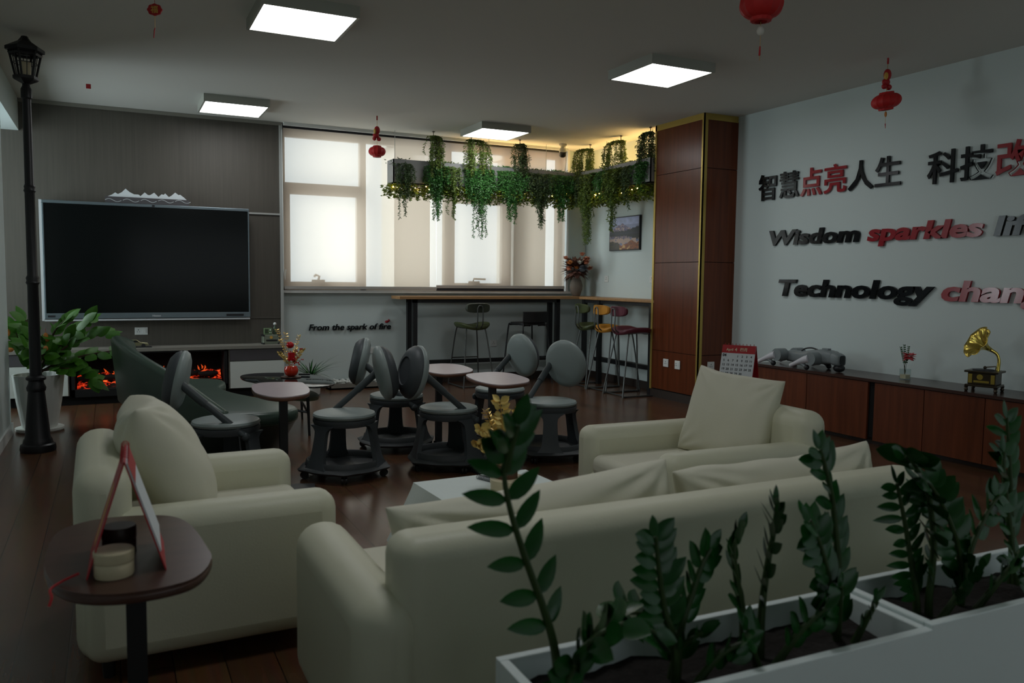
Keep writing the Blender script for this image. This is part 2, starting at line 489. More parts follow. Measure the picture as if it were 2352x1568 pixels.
# windows with bronze frames
def window_frames():
    w = MB()
    yf0, yf1 = YW + .06, YW + .14
    x0, x1, z0, z1 = 1.76, 5.45, 1.13, 2.98
    f = .055
    w.box(x0, x1, yf0, yf1, z0, z0 + .06).box(x0, x1, yf0, yf1, z1 - .09, z1)
    w.box(x0, x0 + .05, yf0, yf1, z0, z1).box(x1 - .07, x1, yf0, yf1, z0, z1)
    w.box(2.685, 2.755, yf0, yf1, z0, z1).box(3.76, 3.85, yf0, yf1, z0, z1).box(4.58, 4.69, yf0, yf1, z0, z1)
    w.box(x0, 2.70, yf0, yf1, 2.30, 2.375).box(3.80, 4.64, yf0, yf1, 2.30, 2.375)
    o = struct('window_1', w, 'frame_bronze', smooth=False)
    s = MB()
    for a, b in ((1.81, 2.69), (3.84, 4.60)):
        s.box(a, b, yf0 - .02, yf1 - .03, 1.19, 1.245).box(a, b, yf0 - .02, yf1 - .03, 2.245, 2.30).box(a, a + .05, yf0 - .02, yf1 - .03, 1.245, 2.245).box(b - .05, b, yf0 - .02, yf1 - .03, 1.245, 2.245)
    sash = s.build('window_sash', 'frame_bronze', o, smooth=False)
    for hx, kind in ((2.19, 0), (4.17, 1)):
        h = MB().box(hx - .09, hx + .06, yf0 - .04, yf0 - .02, 1.235, 1.27)
        if kind: h.tube([(hx - .04, yf0 - .05, 1.25), (hx - .03, yf0 - .06, 1.30), (hx + .13, yf0 - .06, 1.295)], .012, 8)
        else: h.tube([(hx - .02, yf0 - .05, 1.25), (hx - .01, yf0 - .06, 1.31), (hx - .05, yf0 - .06, 1.325), (hx - .07, yf0 - .06, 1.305)], .014, 8)
        h.build('window_handle', 'frame_bronze', sash)
    g = MB().box(1.80, 5.40, YW + .10, YW + .105, 1.16, 2.95).build('window_glass', 'clear_glass', o, smooth=False)
    n = MATS['clear_glass']
window_frames()
pg = bpy.data.materials.new('pane_glass'); pg.use_nodes = True
_n = pg.node_tree; _n.nodes.clear()
_o = _n.nodes.new('ShaderNodeOutputMaterial'); _t = _n.nodes.new('ShaderNodeBsdfTransparent'); _g = _n.nodes.new('ShaderNodeBsdfGlossy'); _m = _n.nodes.new('ShaderNodeMixShader')
_t.inputs[0].default_value = (.93, .96, .96, 1); _g.inputs['Roughness'].default_value = .02; _m.inputs[0].default_value = .06
_n.links.new(_t.outputs[0], _m.inputs[1]); _n.links.new(_g.outputs[0], _m.inputs[2]); _n.links.new(_m.outputs[0], _o.inputs[0])
MATS['pane_glass'] = pg
for o in bpy.data.objects:
    if o.name.startswith('window_glass'): o.data.materials[0] = pg
w2 = MB()
for y in (7.8, 8.52, 9.25): w2.box(-2.14, -2.08, y, y + .05, .72, 2.82)
w2.box(-2.14, -2.08, 7.8, 9.3, .72, .77).box(-2.14, -2.08, 7.8, 9.3, 2.77, 2.82)
w2o = struct('window_2', w2, 'frame_bronze', smooth=False)
MB().box(-2.112, -2.108, 7.82, 9.28, .75, 2.8).build('window_glass', 'pane_glass', w2o, smooth=False)
# concrete piers of the facade just outside the glass
struct('trim_4', MB().box(3.24, 3.72, 9.96, 10.5, .6, 2.93).box(3.14, 3.72, 9.96, 10.5, 2.93, 3.3), 'pier_concrete', smooth=False)
struct('trim_4', MB().box(4.93, 5.42, 9.96, 10.5, .6, 2.93).box(4.84, 5.42, 9.96, 10.5, 2.93, 3.3), 'pier_concrete', smooth=False)
# sill and blind pocket
struct('trim_5', MB().box(1.745, 5.56, 9.405, YW + .06, 1.118, 1.150), 'marble', smooth=False)
struct('trim_6', MB().box(1.76, 5.40, 9.33, 9.36, 2.975, CEIL).box(1.76, 5.40, 9.46, YW, 2.985, CEIL), 'white_plastic', smooth=False)
struct('trim_7', MB().box(5.44, 5.475, 9.41, YW + .06, 1.15, CEIL), 'white_plastic', smooth=False)

def blind(x0, x1, zb, label, rail, skew):
    t = thing('roller_blind', ((x0 + x1) / 2, 9.405, zb), 0, label, 'blind', 'roller blinds on the window')
    h = (x1 - x0) / 2; H = 2.985 - zb
    vs = []; fs = []
    nx, nz = 16, 2
    for k in range(nz + 1):
        for i in range(nx + 1):
            u = i / nx; zz = H * k / nz
            e = skew * (1 - k / nz)
            vs.append((-h + 2 * h * u + (e if u > .5 else -e * .3) * abs(2 * u - 1) ** 3, 0, zz))
    for k in range(nz):
        for i in range(nx):
            a = k * (nx + 1) + i; fs.append((a, a + 1, a + nx + 2, a + nx + 1))
    MB().add(vs, fs).build('blind_fabric', 'blind_cloth', t)
    MB().box(-h, h + skew, -.012, .012, -.022, .012).build('bottom_rail', rail, t, smooth=False)
    MB().cyl((-h, .02, H - .012), (h, .02, H - .012), .026, seg=16).build('roller_tube', 'dark_rail', t)
    return t
b1 = blind(1.765, 3.585, 1.183, 'wide translucent roller blind pulled down over the left half of the window', 'blind_rail', .015)
b2 = blind(3.60, 5.41, 1.205, 'translucent roller blind over the right window half, behind the hanging greenery', 'blind_rail', .0)
MB().box(-.9, .9, -.008, .02, -.055, -.024).build('weight_bar', 'dark_rail', b2, smooth=False)
for t_, xx in ((b1, -.925), (b2, .925)):
    MB().tube([(xx, -.03, 1.75), (xx + .004, -.03, .2), (xx + .02, -.03, .08), (xx + .03, -.03, .2)], .004, 6).build('pull_chain', 'white_plastic', t_)

# ------------------------------------------------------------------ wood clad column
def column():
    x0, x1, y0, y1 = 5.45, 5.92, 6.67, 7.50
    t = struct('column_clad', MB().box(x0 + .02, x1, y0 + .02, y1 - .02, 0, CEIL), 'black_gap', smooth=False)
    zs = [.10, .53, 1.50, 2.46, 2.955]
    for a, b in zip(zs[:-1], zs[1:]):
        MB().box(x0 + .004, x0 + .03, y0 + .02, y1 - .02, a + .003, b - .003).build('cladding_panel', 'column_wood', t, smooth=False)
        MB().box(x0 + .03, x1 - .02, y0 + .004, y0 + .03, a + .003, b - .003).build('cladding_panel', 'column_wood', t, smooth=False)
    g = MB().box(x0 - .004, x0 + .045, y0 - .004, y0 + .008, .09, CEIL).box(x0 - .004, x0 + .01, y0 - .004, y0 + .03, .09, CEIL)
    g.box(x0 - .003, x0 + .02, y1 - .03, y1, .09, CEIL).box(x0 - .003, x0 + .012, y0, y1, 2.945, CEIL).box(x0, x1 - .03, y0 - .003, y0 + .01, 2.945, CEIL)
    g.build('gold_profile', 'gold_trim', t, smooth=False)
    MB().box(x0 + .01, x0 + .03, y0, y1, .0, .09).box(x0, x1 - .02, y0 + .01, y0 + .03, 0, .09).build('base_skirting', 'skirting_brown', t, smooth=False)
column()

# ------------------------------------------------------------------ sockets and switches
def socket(loc, rz, w, h, label, kind=1):
    t = thing('wall_socket', loc, rz, label, 'socket')
    cp = MB().box(-w / 2, w / 2, -.009, 0, -h / 2, h / 2).build('cover_plate', 'white_plastic', t, smooth=False, bevel=.003, bseg=2)
    hx = 0 if kind == 1 else -w * .22
    if kind:
        m = MB().box(hx - .003, hx + .003, -.0105, -.009, .008, .02)
        for s in (-1, 1): m.box(hx + s * .011 - .004, hx + s * .011 + .004, -.0105, -.009, -.010, -.004)
        m.build('socket_holes', 'socket_hole', cp, smooth=False)
    if kind != 1:
        MB().box(w * .08, w * .36, -.012, -.009, -h * .3, h * .3).build('rocker_switch', 'white_plastic', cp, smooth=False, bevel=.002)
    return t
socket((.28, 9.40, .711), 0, .125, .078, 'double socket with switch on the brown wall under the black screen', 2)
socket((2.834, YW, .431), 0, .125, .075, 'wide white socket low on the white wall below the spark slogan')
socket((4.42, YW, .475), 0, .09, .085, 'white socket under the window counter between the two bar stools')
socket((5.45, 7.204, .405), R(-90), .088, .088, 'left of two white sockets low on the wooden column')
socket((5.45, 7.00, .402), R(-90), .088, .092, 'right of two white sockets low on the wooden column, with a switch', 3)
socket((XB, 8.94, 1.32), R(-90), .088, .088, 'white socket above the side counter under the landscape picture')
socket((XB, 7.95, 1.32), R(-90), .088, .088, 'white socket half hidden behind the left edge of the wooden column')
socket((5.62, 6.67, .42), 0, .09, .085, 'white socket on the column half hidden behind the red desk calendar')

# ------------------------------------------------------------------ ceiling lamps
def lamp(x, y, label):
    t = thing('ceiling_lamp', (x, y, CEIL), 0, label, 'ceiling light', 'square ceiling lights')
    o_, i_ = .302, .2842; zb = -.073
    f = MB()
    f.box(-o_, o_, -o_, -i_, zb, 0).box(-o_, o_, i_, o_, zb, 0).box(-o_, -i_, -i_, i_, zb, 0).box(i_, o_, -i_, i_, zb, 0)
    f.build('lamp_frame', 'lamp_frame', t, smooth=False)
    MB().add([(-i_, -i_, zb + .003), (i_, -i_, zb + .003), (i_, i_, zb + .003), (-i_, i_, zb + .003)], [(0, 3, 2, 1)]).build('light_panel', 'lamp_panel', t, smooth=False)
lamp(1.154, 5.469, 'square white ceiling light nearest the camera, left of the middle lanterns')
lamp(3.995, 5.451, 'square white ceiling light right of centre, in front of the wooden column')
lamp(1.127, 8.551, 'square white ceiling light just above the top of the brown screen wall')
lamp(3.959, 8.502, 'square white ceiling light beside the window, above the hanging greenery')
lamp(1.18, 2.40, 'square white ceiling light directly above the cream sofa, out of the frame')

# ------------------------------------------------------------------ media wall: screen, shelf unit, fireplace
def screen():
    t = thing('interactive_screen', (0, 9.372, 0), 0, 'large switched off black interactive screen on the brown panelled wall', 'screen')
    x0, x1, z0, z1 = -.615, 1.372, .835, 2.03
    MB().box(x0 + .03, x1 - .03, -.06, 0, z0 + .03, z1 - .03).build('back_housing', 'black_steel', t, smooth=False)
    MB().box(x0, x0 + .022, -.10, -.05, z0, z1).build('side_profile', 'screen_side', t, smooth=False)
    f = MB().box(x0 + .022, x1, -.10, -.06, z1 - .03, z1).box(x0 + .022, x1, -.105, -.06, z0 + .018, z0 + .075).box(x0 + .022, x0 + .04, -.10, -.06, z0 + .07, z1 - .03).box(x1 - .014, x1, -.10, -.06, z0 + .07, z1 - .03)
    f.build('bezel', 'screen_frame', t, smooth=False, bevel=.004, bseg=2)
    MB().box(x0 + .04, x1 - .014, -.094, -.06, z0 + .075, z1 - .03).build('screen_panel', 'screen_glass', t, smooth=False)
    MB().box(x0 + .02, x1 - .005, -.10, -.02, z0 - .004, z0 + .012).build('pen_tray', 'screen_side', t, smooth=False)
    MB().box(1.12, 1.30, -.109, -.105, z0 + .033, z0 + .057).build('button_strip', 'ink_black', t, smooth=False, bevel=.008)
    MB().box(.405, .43, -.104, -.10, z1 - .024, z1 - .006).build('camera_lens', 'ink_black', t, smooth=False)
    MB().box(-.565, -.50, -.107, -.105, z0 + .035, z0 + .055).build('port_cover', 'ink_black', t, smooth=False)
    w = text_mesh('Hisense', .026, .0004, 0, .0006); w.transform(Matrix.Rotation(R(90), 4, 'X')); w.materials.clear(); w.materials.append(MATS['screen_side'])
    o = bpy.data.objects.new('maker_mark', w); COL.objects.link(o); o.location = (.385, -.106, z0 + .035); o.parent = t
screen()
def mountain_board():
    t = thing('mountain_ornament', (.37, 9.31, 2.032), 0, 'dark strip ornament with white mountain skyline lying on top of the screen', 'ornament')
    MB().box(-.40, .40, -.02, .02, 0, .062).build('wave_base', 'dark_door', t, smooth=False)
    ridge = [(-.38, 0), (-.335, .022), (-.305, .045), (-.28, .03), (-.245, .05), (-.208, .088), (-.17, .055), (-.13, .035), (-.09, .035), (-.07, .02), (-.03, .06), (.0, .035), (.02, .035), (.06, .062), (.10, .02), (.13, .05), (.15, .045), (.165, .06), (.20, .025), (.225, .04), (.262, .075), (.295, .05), (.31, .055), (.35, .025), (.375, .0)]
    o = [(x, z + .06) for x, z in ridge] + [(.375, .055), (-.38, .055)]
    MB().rings([[(x, -.008, z) for x, z in o], [(x, .008, z) for x, z in o]]).build('mountain_cutout', 'paper_white', t, smooth=False)
    w = MB()
    for r_ in range(5):
        cx = -.33 + .165 * r_
        w.tube([(cx + .15 * k / 12 - .07, -.022, .025 + .014 * math.sin(k / 12 * 2 * PI) + .004 * r_) for k in range(13)], .0022, 5)
    w.build('wave_lines', 'paper_white', t)
mountain_board()

def media_unit():
    t = thing('media_cabinet', (0, 9.40, 0), 0, 'long low cabinet under the screen with white doors beside an electric fireplace', 'cabinet')
    d = -.32
    MB().box(-1.02, 1.70, d - .01, 0, .522, .555).build('top_shelf', 'panel_grey', t, smooth=False)
    for a, b in ((-1.0, -.39), (1.115, 1.695)): MB().box(a, b, d + .02, 0, .095, .522).build('carcass', 'panel_grey', t, smooth=False)
    MB().box(-1.0, 1.69, d + .05, 0, 0, .095).build('plinth', 'black_gap', t, smooth=False)
    MB().box(-.99, -.40, d, d + .018, .10, .40).build('door', 'white_gloss', t, smooth=False)
    MB().box(-.99, -.40, d + .004, d + .02, .405, .518).build('drawer', 'dark_door', t, smooth=False)
    MB().box(1.128, 1.695, d, d + .018, .10, .385).build('door', 'white_gloss', t, smooth=False)
    MB().box(1.128, 1.695, d + .004, d + .02, .395, .515).build('drawer', 'dark_door', t, smooth=False)
media_unit()
def fireplace():
    t = thing('electric_fireplace', (.365, 9.08, .08), 0, 'black electric fireplace with glowing orange logs set in the media cabinet', 'fireplace')
    x0, x1 = -.735, .735
    b = MB().box(x0, x1, .05, .30, 0, .06).box(x0, x1, .28, .30, 0, .44).box(x0, x0 + .03, 0, .30, 0, .44).box(x1 - .03, x1, 0, .30, 0, .44).box(x0, x1, 0, .30, .425, .44).box(x0, x1, 0, .05, 0, .075)
    b.build('firebox', 'black_gap', t, smooth=False)
    e = MB(); rr = random.Random(3)
    vs = []; fs = []; nx, ny = 90, 12
    for j in range(ny + 1):
        for i in range(nx + 1):
            u = i / nx; v = j / ny
            x = -.69 + 1.38 * u; y = .06 + .2 * v
            z = .065 + .13 * v + .045 * noise.noise(Vector((x * 9, y * 14, 1))) * (1 if j else .3) + .02 * noise.noise(Vector((x * 30, y * 30, 4)))
            vs.append((x, y, z))
    for j in range(ny):
        for i in range(nx):
            a = j * (nx + 1) + i; fs.append((a, a + 1, a + nx + 2, a + nx + 1))
    e.add(vs, fs).build('ember_bed', 'ember_glow', t)
    for k in range(7):
        cx = -.55 + .18 * k + rr.uniform(-.03, .03); a = rr.uniform(-.5, .5); L = rr.uniform(.10, .15)
        P = [(cx - L * math.cos(a), .13 + rr.uniform(-.02, .03) - L * .3 * math.sin(a), .15 + rr.uniform(0, .03)), (cx, .14, .175), (cx + L * math.cos(a), .16 + L * .3 * math.sin(a), .16 + rr.uniform(0, .04))]
        MB().tube(spline(P, 4), [.02, .024, .026, .028, .027, .028, .026, .024, .02], 9).build('log', 'log_char', t)
    fl = MB()
    for k in range(34):
        x = rr.uniform(-.66, .66); h = rr.uniform(.015, .05); y = .25 + rr.uniform(-.03, .02); z = .19 + rr.uniform(-.02, .03)
        fl.tube([(x, y, z), (x + rr.uniform(-.008, .008), y, z + h * .4), (x + rr.uniform(-.015, .015), y, z + h)], [.004, .010, .001], 6)
    fl.build('flames', 'flame_glow', t)
fireplace()
# things on the shelf top (z .555)
def toy_car():
    t = thing('model_car', (.21, 9.22, .555), 0, 'small metallic model car parked on the shelf under the screen', 'model car')
    side = [(-.13, .022), (-.135, .04), (-.09, .05), (-.06, .078), (.02, .08), (.055, .054), (.12, .045), (.13, .03), (.13, .018), (-.13, .018)]
    MB().rings([[(x, y, z) for x, z in side] for y in (-.045, .045)]).build('car_body', 'car_paint', t, bevel=.006, bseg=2)
    gl = [(-.078, .053), (-.055, .074), (.015, .075), (.04, .055)]
    MB().rings([[(x, y, z) for x, z in gl] for y in (-.0465, .0465)]).build('car_window', 'car_glass', t, smooth=False)
    for x in (-.085, .08):
        for y in (-.042, .042):
            MB().cyl((x, y - .008, .02), (x, y + .008, .02), .02, seg=16).build('wheel', 'ink_black', t)
    MB().box(-.16, .16, -.06, .06, 0, .004).build('display_base', 'ink_black', t, smooth=False)
toy_car()
def tin_case():
    t = thing('tool_case', (1.575, 9.24, .555), R(3), 'small grey green metal case on the right end of the media shelf', 'case')
    cb = MB().box(-.085, .085, -.05, .05, 0, .105).build('case_body', 'khaki_tin', t, smooth=False, bevel=.006)
    MB().box(-.055, .065, -.056, -.05, .035, .052).build('handle', 'ink_black', t, smooth=False)
    MB().lathe([(.016, 0), (.016, .004)], 16, Matrix.Translation((.0, -.05, .076)) @ Matrix.Rotation(R(90), 4, 'X')).build('round_badge', 'gold_paint', cb)
    c = MB()
    for sx in (-1, 1):
        for z in (.008, .097): c.box(sx * .08 - .009, sx * .08 + .009, -.054, .054, z - .009, z + .009)
    c.build('corner_caps', 'ink_black', t, smooth=False)
    r = thing('retro_radio', (1.55, 9.24, .661), 0, 'small green retro radio on top of the metal case', 'radio')
    MB().box(-.043, .043, -.03, .03, 0, .07).build('radio_body', 'radio_green', r, smooth=False, bevel=.005)
    g = MB()
    for k in range(5): g.box(-.036, -.002, -.032, -.03, .018 + k * .009, .022 + k * .009)
    g.build('speaker_grille', 'ink_black', r, smooth=False)
    MB().ball((.022, -.031, .05), .008, 10).ball((.015, -.031, .02), .005, 8).ball((.03, -.031, .02), .005, 8).build('dial_knobs', 'white_plastic', r)
    b = thing('glass_bottle', (1.625, 9.235, .661), 0, 'small green bottle with a pale stopper beside the retro radio', 'bottle')
    MB().lathe([(.016, 0), (.017, .01), (.017, .07), (.009, .088), (.009, .10)], 16).build('bottle_body', 'bottle_green', b)
    MB().ball((0, 0, .117), .017, 12).build('stopper', 'white_plastic', b)
tin_case()

# ------------------------------------------------------------------ slogans
def wall_text(name, txt, mats, loc, rz, size, ext, shear, bold, label, xs=1., pitch=None):
    t = thing(name, loc, rz, label, 'lettering', 'raised letters on the walls')
    lettering(t, txt, mats, size, ext, shear, bold, 'letter', pitch)
    t.scale = (xs, 1, 1)
    return t
BK, RD = 'letter_black', 'letter_red'
sl = 'From the spark of fire'
t = wall_text('slogan_letters', sl, BK, (2.045, YW - .016, .683), 0, .098, .008, .20, .0018, 'black raised slogan From the spark of fire under the window', 1.13)
MB().ball((0, 0, .03), (.022, .012, .016), 12).ball((.022, 0, .045), (.014, .012, .016), 10).build('red_flame_dot', 'letter_red', t).location = (.835, 0, .058)
W_ = 'Wisdom sparkles life'
wall_text('slogan_letters', W_, [BK] * 7 + [RD] * 8 + [BK] * 5, (XR - .015, 6.175, 1.667), R(-90), .195, .010, .15, .0070, 'raised slogan line Wisdom sparkles life on the right wall', 1.62)
T_ = 'Technology changes life'
wall_text('slogan_letters', T_, [BK] * 11 + [RD] * 7 + [BK] * 5, (XR - .015, 6.03, 1.175), R(-90), .215, .010, .15, .0074, 'raised slogan line Technology changes life, lowest on the right wall', 1.64)
wall_text('slogan_letters', '智慧点亮人生', [BK, BK, RD, RD, BK, BK], (XR - .015, 6.335, 2.135), R(-90), 0.272, .008, 0, .004, 'raised Chinese characters in black and red, left group on the right wall', 1., .278)
wall_text('slogan_letters', '科技改', [BK, BK, RD], (XR - .015, 4.44, 2.115), R(-90), 0.272, .008, 0, .004, 'raised Chinese characters at the right edge, above the word life', 1., .278)

# ------------------------------------------------------------------ counters
def counters():
    t = thing('window_counter', (0, 0, 0), 0, 'long wooden bar counter on black steel legs under the window', 'counter')
    MB().box(3.02, 5.77, 9.08, 9.40, 1.052, 1.088).build('counter_top', 'counter_wood', t, smooth=False, bevel=.004, bseg=2)
    f = MB()
    for x in (3.20, 5.14):
        for y in (9.12, 9.32):
            f = MB().box(x, x + .055, y, y + .055, 0, 1.052); f.build('leg', 'black_steel', t, smooth=False)
    f = MB().box(3.2, 5.19, 9.12, 9.16, 1.01, 1.05).box(3.2, 5.19, 9.33, 9.37, 1.01, 1.05); f.build('top_rail', 'black_steel', t, smooth=False)
    MB().box(3.2, 5.19, 9.33, 9.37, .25, .30).build('foot_rail', 'black_steel', t, smooth=False)
    t = thing('side_counter', (0, 0, 0), 0, 'narrow wooden bar counter along the right wall beside the column', 'counter')
    MB().box(5.45, 5.775, 7.46, 9.078, 1.052, 1.084).build('counter_top', 'counter_wood', t, smooth=False, bevel=.004, bseg=2)
    for y in (8.98, 8.62, 7.52):
        MB().box(5.47, 5.52, y, y + .055, 0, 1.052).build('leg', 'black_steel', t, smooth=False)
    MB().box(5.48, 5.52, 7.5, 9.03, 1.01, 1.05).build('top_rail', 'black_steel', t, smooth=False)
    MB().box(5.66, 5.70, 7.5, 9.03, .25, .30).build('foot_rail', 'black_steel', t, smooth=False)
counters()

# ------------------------------------------------------------------ bar stools (local: back at -x ... facing +y, backrest at -y)
def bar_stool(loc, rz, seatm, backm, frame, label):
    t = thing('bar_stool', loc, rz, label, 'bar stool', 'bar stools at the counters')
    sz = .735
    o = superell(.20, .20, 3.2, 36)
    rs = []
    for (k, dz) in ((.90, -.028), (.985, -.014), (1., 0), (.97, .016), (.85, .027), (.5, .022)):
        rs.append([(x * k, y * k, sz + dz + .05 * (x * k / .2) ** 2 * (1 if dz > -.02 else .9) - .02) for x, y in o])
    MB().rings(rs).build('seat', seatm, t)
    vs = []
    w, h = .155, .115
    bo = superell(w, h / 2, 3.4, 36)
    rs = []
    for k, dy in ((.92, -.022), (1., -.008), (1., .010), (.93, .024)):
        rs.append([(x * k, -.215 + dy + .045 * (1 - (x / w) ** 2) * -1 + .04, .955 + z * k) for x, z in bo])
    MB().rings(rs).build('backrest', backm, t)
    b = MB(); r = .008
    b.tube(spline([(-.032, -.16, .70), (-.034, -.245, .76), (-.034, -.250, .93), (-.02, -.252, .975), (0, -.253, .985), (.02, -.252, .975), (.034, -.250, .93), (.034, -.245, .76), (.032, -.16, .70)], 5), r, 8)
    b.build('back_bracket', frame, t)
    for sx in (-1, 1):
        MB().tube(spline([(sx * .10, .13, .712), (sx * .14, .17, .66), (sx * .20, .24, .05), (sx * .20, .235, .012), (sx * .20, .20, .010), (sx * .20, -.18, .010), (sx * .20, -.225, .012), (sx * .195, -.23, .05), (sx * .13, -.13, .66), (sx * .10, -.09, .712)], 5), r + .001, 8).build('sled_leg', frame, t)
    MB().cyl((-.172, .208, .33), (.172, .208, .33), r).build('foot_bar', frame, t)
    MB().cyl((-.2, -.18, .010), (.2, -.18, .010), r).build('floor_bar', frame, t)
    return t
bar_stool((3.93, 9.06, 0), 0, 'bar_green', 'bar_green_dark', 'bar_steel', 'olive green bar stool under the window counter, seen from behind')
bar_stool((5.33, 8.50, 0), R(-90), 'bar_green', 'bar_green', 'bar_steel', 'green bar stool at the side counter, furthest from the column')
bar_stool((5.33, 8.07, 0), R(-88), 'bar_yellow', 'bar_yellow', 'bar_steel', 'mustard yellow bar stool at the side counter, between green and maroon')
bar_stool((5.30, 7.66, 0), R(-90), 'bar_maroon', 'bar_maroon', 'bar_steel', 'maroon bar stool at the side counter, right beside the wooden column')
def low_back_stool(loc, rz):
    t = thing('bar_stool', loc, rz, 'black bar stool with a low boxy back under the window counter', 'bar stool', 'bar stools at the counters')
    MB().prism(superell(.19, .18, 4, 32), .735, .765).build('seat', 'bar_black', t, bevel=.008)
    o = [(-.19 + .38 * i / 12, -.17 - .03 * math.sin(PI * i / 12)) for i in range(13)]
    o2 = [(x * .95, y + .025) for x, y in o[::-1]]
    MB().prism(o + o2, .765, .905).build('backrest', 'bar_black', t, bevel=.008)
    for sx in (-1, 1):
        for sy in (-1, 1):
            MB().tube(spline([(sx * .06, sy * .14, .73), (sx * .16, sy * .15, .73), (sx * .185, sy * .165, .68), (sx * .235, sy * .215, .0)], 4), .010, 8).build('leg', 'black_steel', t)
    MB().cyl((-.21, -.19, .32), (.21, -.19, .32), .008).cyl((-.21, .19, .32), (.21, .19, .32), .008).cyl((.21, -.19, .32), (.21, .19, .32), .008).cyl((-.21, -.19, .32), (-.21, .19, .32), .008).build('foot_ring', 'black_steel', t)
low_back_stool((4.70, 9.07, 0), R(8))

# ------------------------------------------------------------------ picture on the bar wall
def picture():
    t = thing('landscape_picture', (XB, 8.52, 1.885), R(-90), 'framed mountain lake landscape picture on the wall above the side counter', 'picture')
    w, h = .33, .21
    MB().box(-w, w, -.03, 0, -h, h).build('black_frame', 'ink_black', t, smooth=False)
    N, Hn = 66, 44
    me = bpy.data.meshes.new('print'); vs = []; fs = []
    for j in range(Hn + 1):
        for i in range(N + 1): vs.append((-w + .012 + (2 * w - .024) * i / N, -.031, -h + .012 + (2 * h - .024) * j / Hn))
    for j in range(Hn):
        for i in range(N):
            a = j * (N + 1) + i; fs.append((a, a + 1, a + N + 2, a + N + 1))
    me.from_pydata(vs, [], fs)
    ca = me.color_attributes.new('print_color', 'FLOAT_COLOR', 'CORNER')
    def colr(u, v):
        nz = noise.noise(Vector((u * 9, v * 9, 2))) * .5 + .5; n2 = noise.noise(Vector((u * 22, v * 22, 7))) * .5 + .5
        ref = v < .5; vv = abs(v - .5) * 2
        peak = .62 - abs(u - .42) * 1.1 + .13 * noise.noise(Vector((u * 12, 0, 3)))
        trees = (.16 + .55 * max(0, u - .55) + .10 * noise.noise(Vector((u * 30, 0, 9))))
        c = (.24, .27, .40) if not ref else (.16, .18, .30)
        if vv > .55: c = tuple(a * (1 + .9 * (nz)) for a in c)
        if vv < peak:
            c = (.10 + .22 * n2 * nz, .09 + .13 * n2 * nz, .15 + .08 * n2)
            if n2 > .62 and vv > .2: c = (.52, .38, .30)
        if vv < trees: c = (.012, .016, .02)
        if vv < .05: c = (.02, .022, .035)
        if ref:
            c = tuple(a * .8 for a in c)
            fg = .30 + .10 * noise.noise(Vector((u * 6, 0, 5))) - .12 * math.exp(-((u - .45) / .16) ** 2)
            if v < .34 and v >= fg * .8: c = (.42, .30, .24) if nz > .35 else c
            if v < fg * .8:
                c = (.32 * n2 + .05, .09 * n2 + .02, .02) if u > .35 else (.10 * n2, .08 * n2, .02)
                if nz > .62 and .3 < u < .7: c = (.55, .33, .12)
        return c
    k = 0
    for p in me.polygons:
        c = colr((p.index % N + .5) / N, (p.index // N + .5) / Hn)
        for _ in p.loop_indices:
            ca.data[k].color = (*c, 1); k += 1
    m = bpy.data.materials.new('landscape_print'); m.use_nodes = True
    a = m.node_tree.nodes.new('ShaderNodeVertexColor'); a.layer_name = 'print_color'
    b = m.node_tree.nodes['Principled BSDF']; b.inputs['Roughness'].default_value = .4
    m.node_tree.links.new(a.outputs[0], b.inputs['Base Color'])
    me.materials.append(m)
    o = bpy.data.objects.new('landscape_print', me); COL.objects.link(o); o.parent = t
picture()

# ------------------------------------------------------------------ hanging planter with greenery and lights
def hanging_planter():
    t = thing('ceiling_planter', (0, 0, 0), 0, 'grey L shaped planter box hanging by the window under trailing plants', 'planter')
    z0, z1 = 2.39, 2.665; y0, y1 = 9.09, 9.31; xc0, xc1 = 5.40, 5.62; th = .012
    b = MB()
    b.box(2.945, xc0, y0, y0 + th, z0, z1).box(2.945, 2.945 + th, y0, y1, z0, z1).box(2.945, xc1, y1 - th, y1, z0, z1).box(2.945, xc1, y0, y1, z0, z0 + th)
    b.build('planter_trough', 'planter_grey', t, smooth=False)
    c = MB()
    c.box(xc0, xc0 + th, 7.51, y0 + th, z0, z1).box(xc1 - th, xc1, 7.51, y1, z0, z1).box(xc0, xc1, 7.51, 7.51 + th, z0, z1).box(xc0, xc1, 7.51, y0, z0, z0 + th)
    c.build('planter_trough', 'planter_grey', t, smooth=False)
    l = MB().add([(xc0 + .15, 7.55, z1 - .012), (xc0 + .175, 7.55, z1 - .012), (xc0 + .175, y1 - .08, z1 - .012), (xc0 + .15, y1 - .08, z1 - .012)], [(0, 1, 2, 3)])
    l.add([(4.0, y1 - .07, z1 - .03), (xc0, y1 - .07, z1 - .03), (xc0, y1 - .045, z1 - .03), (4.0, y1 - .045, z1 - .03)], [(0, 1, 2, 3)])
    l.build('led_strip', 'led_strip', t, smooth=False)
    w = MB()
    for p in ((3.0, 9.2), (4.2, 9.2), (5.0, 9.2), (5.52, 8.6), (5.52, 7.65)): w.cyl((p[0], p[1], z0), (p[0], p[1], CEIL), .003, seg=6)
    w.build('hanging_wire', 'trim_grey', t)
hanging_planter()

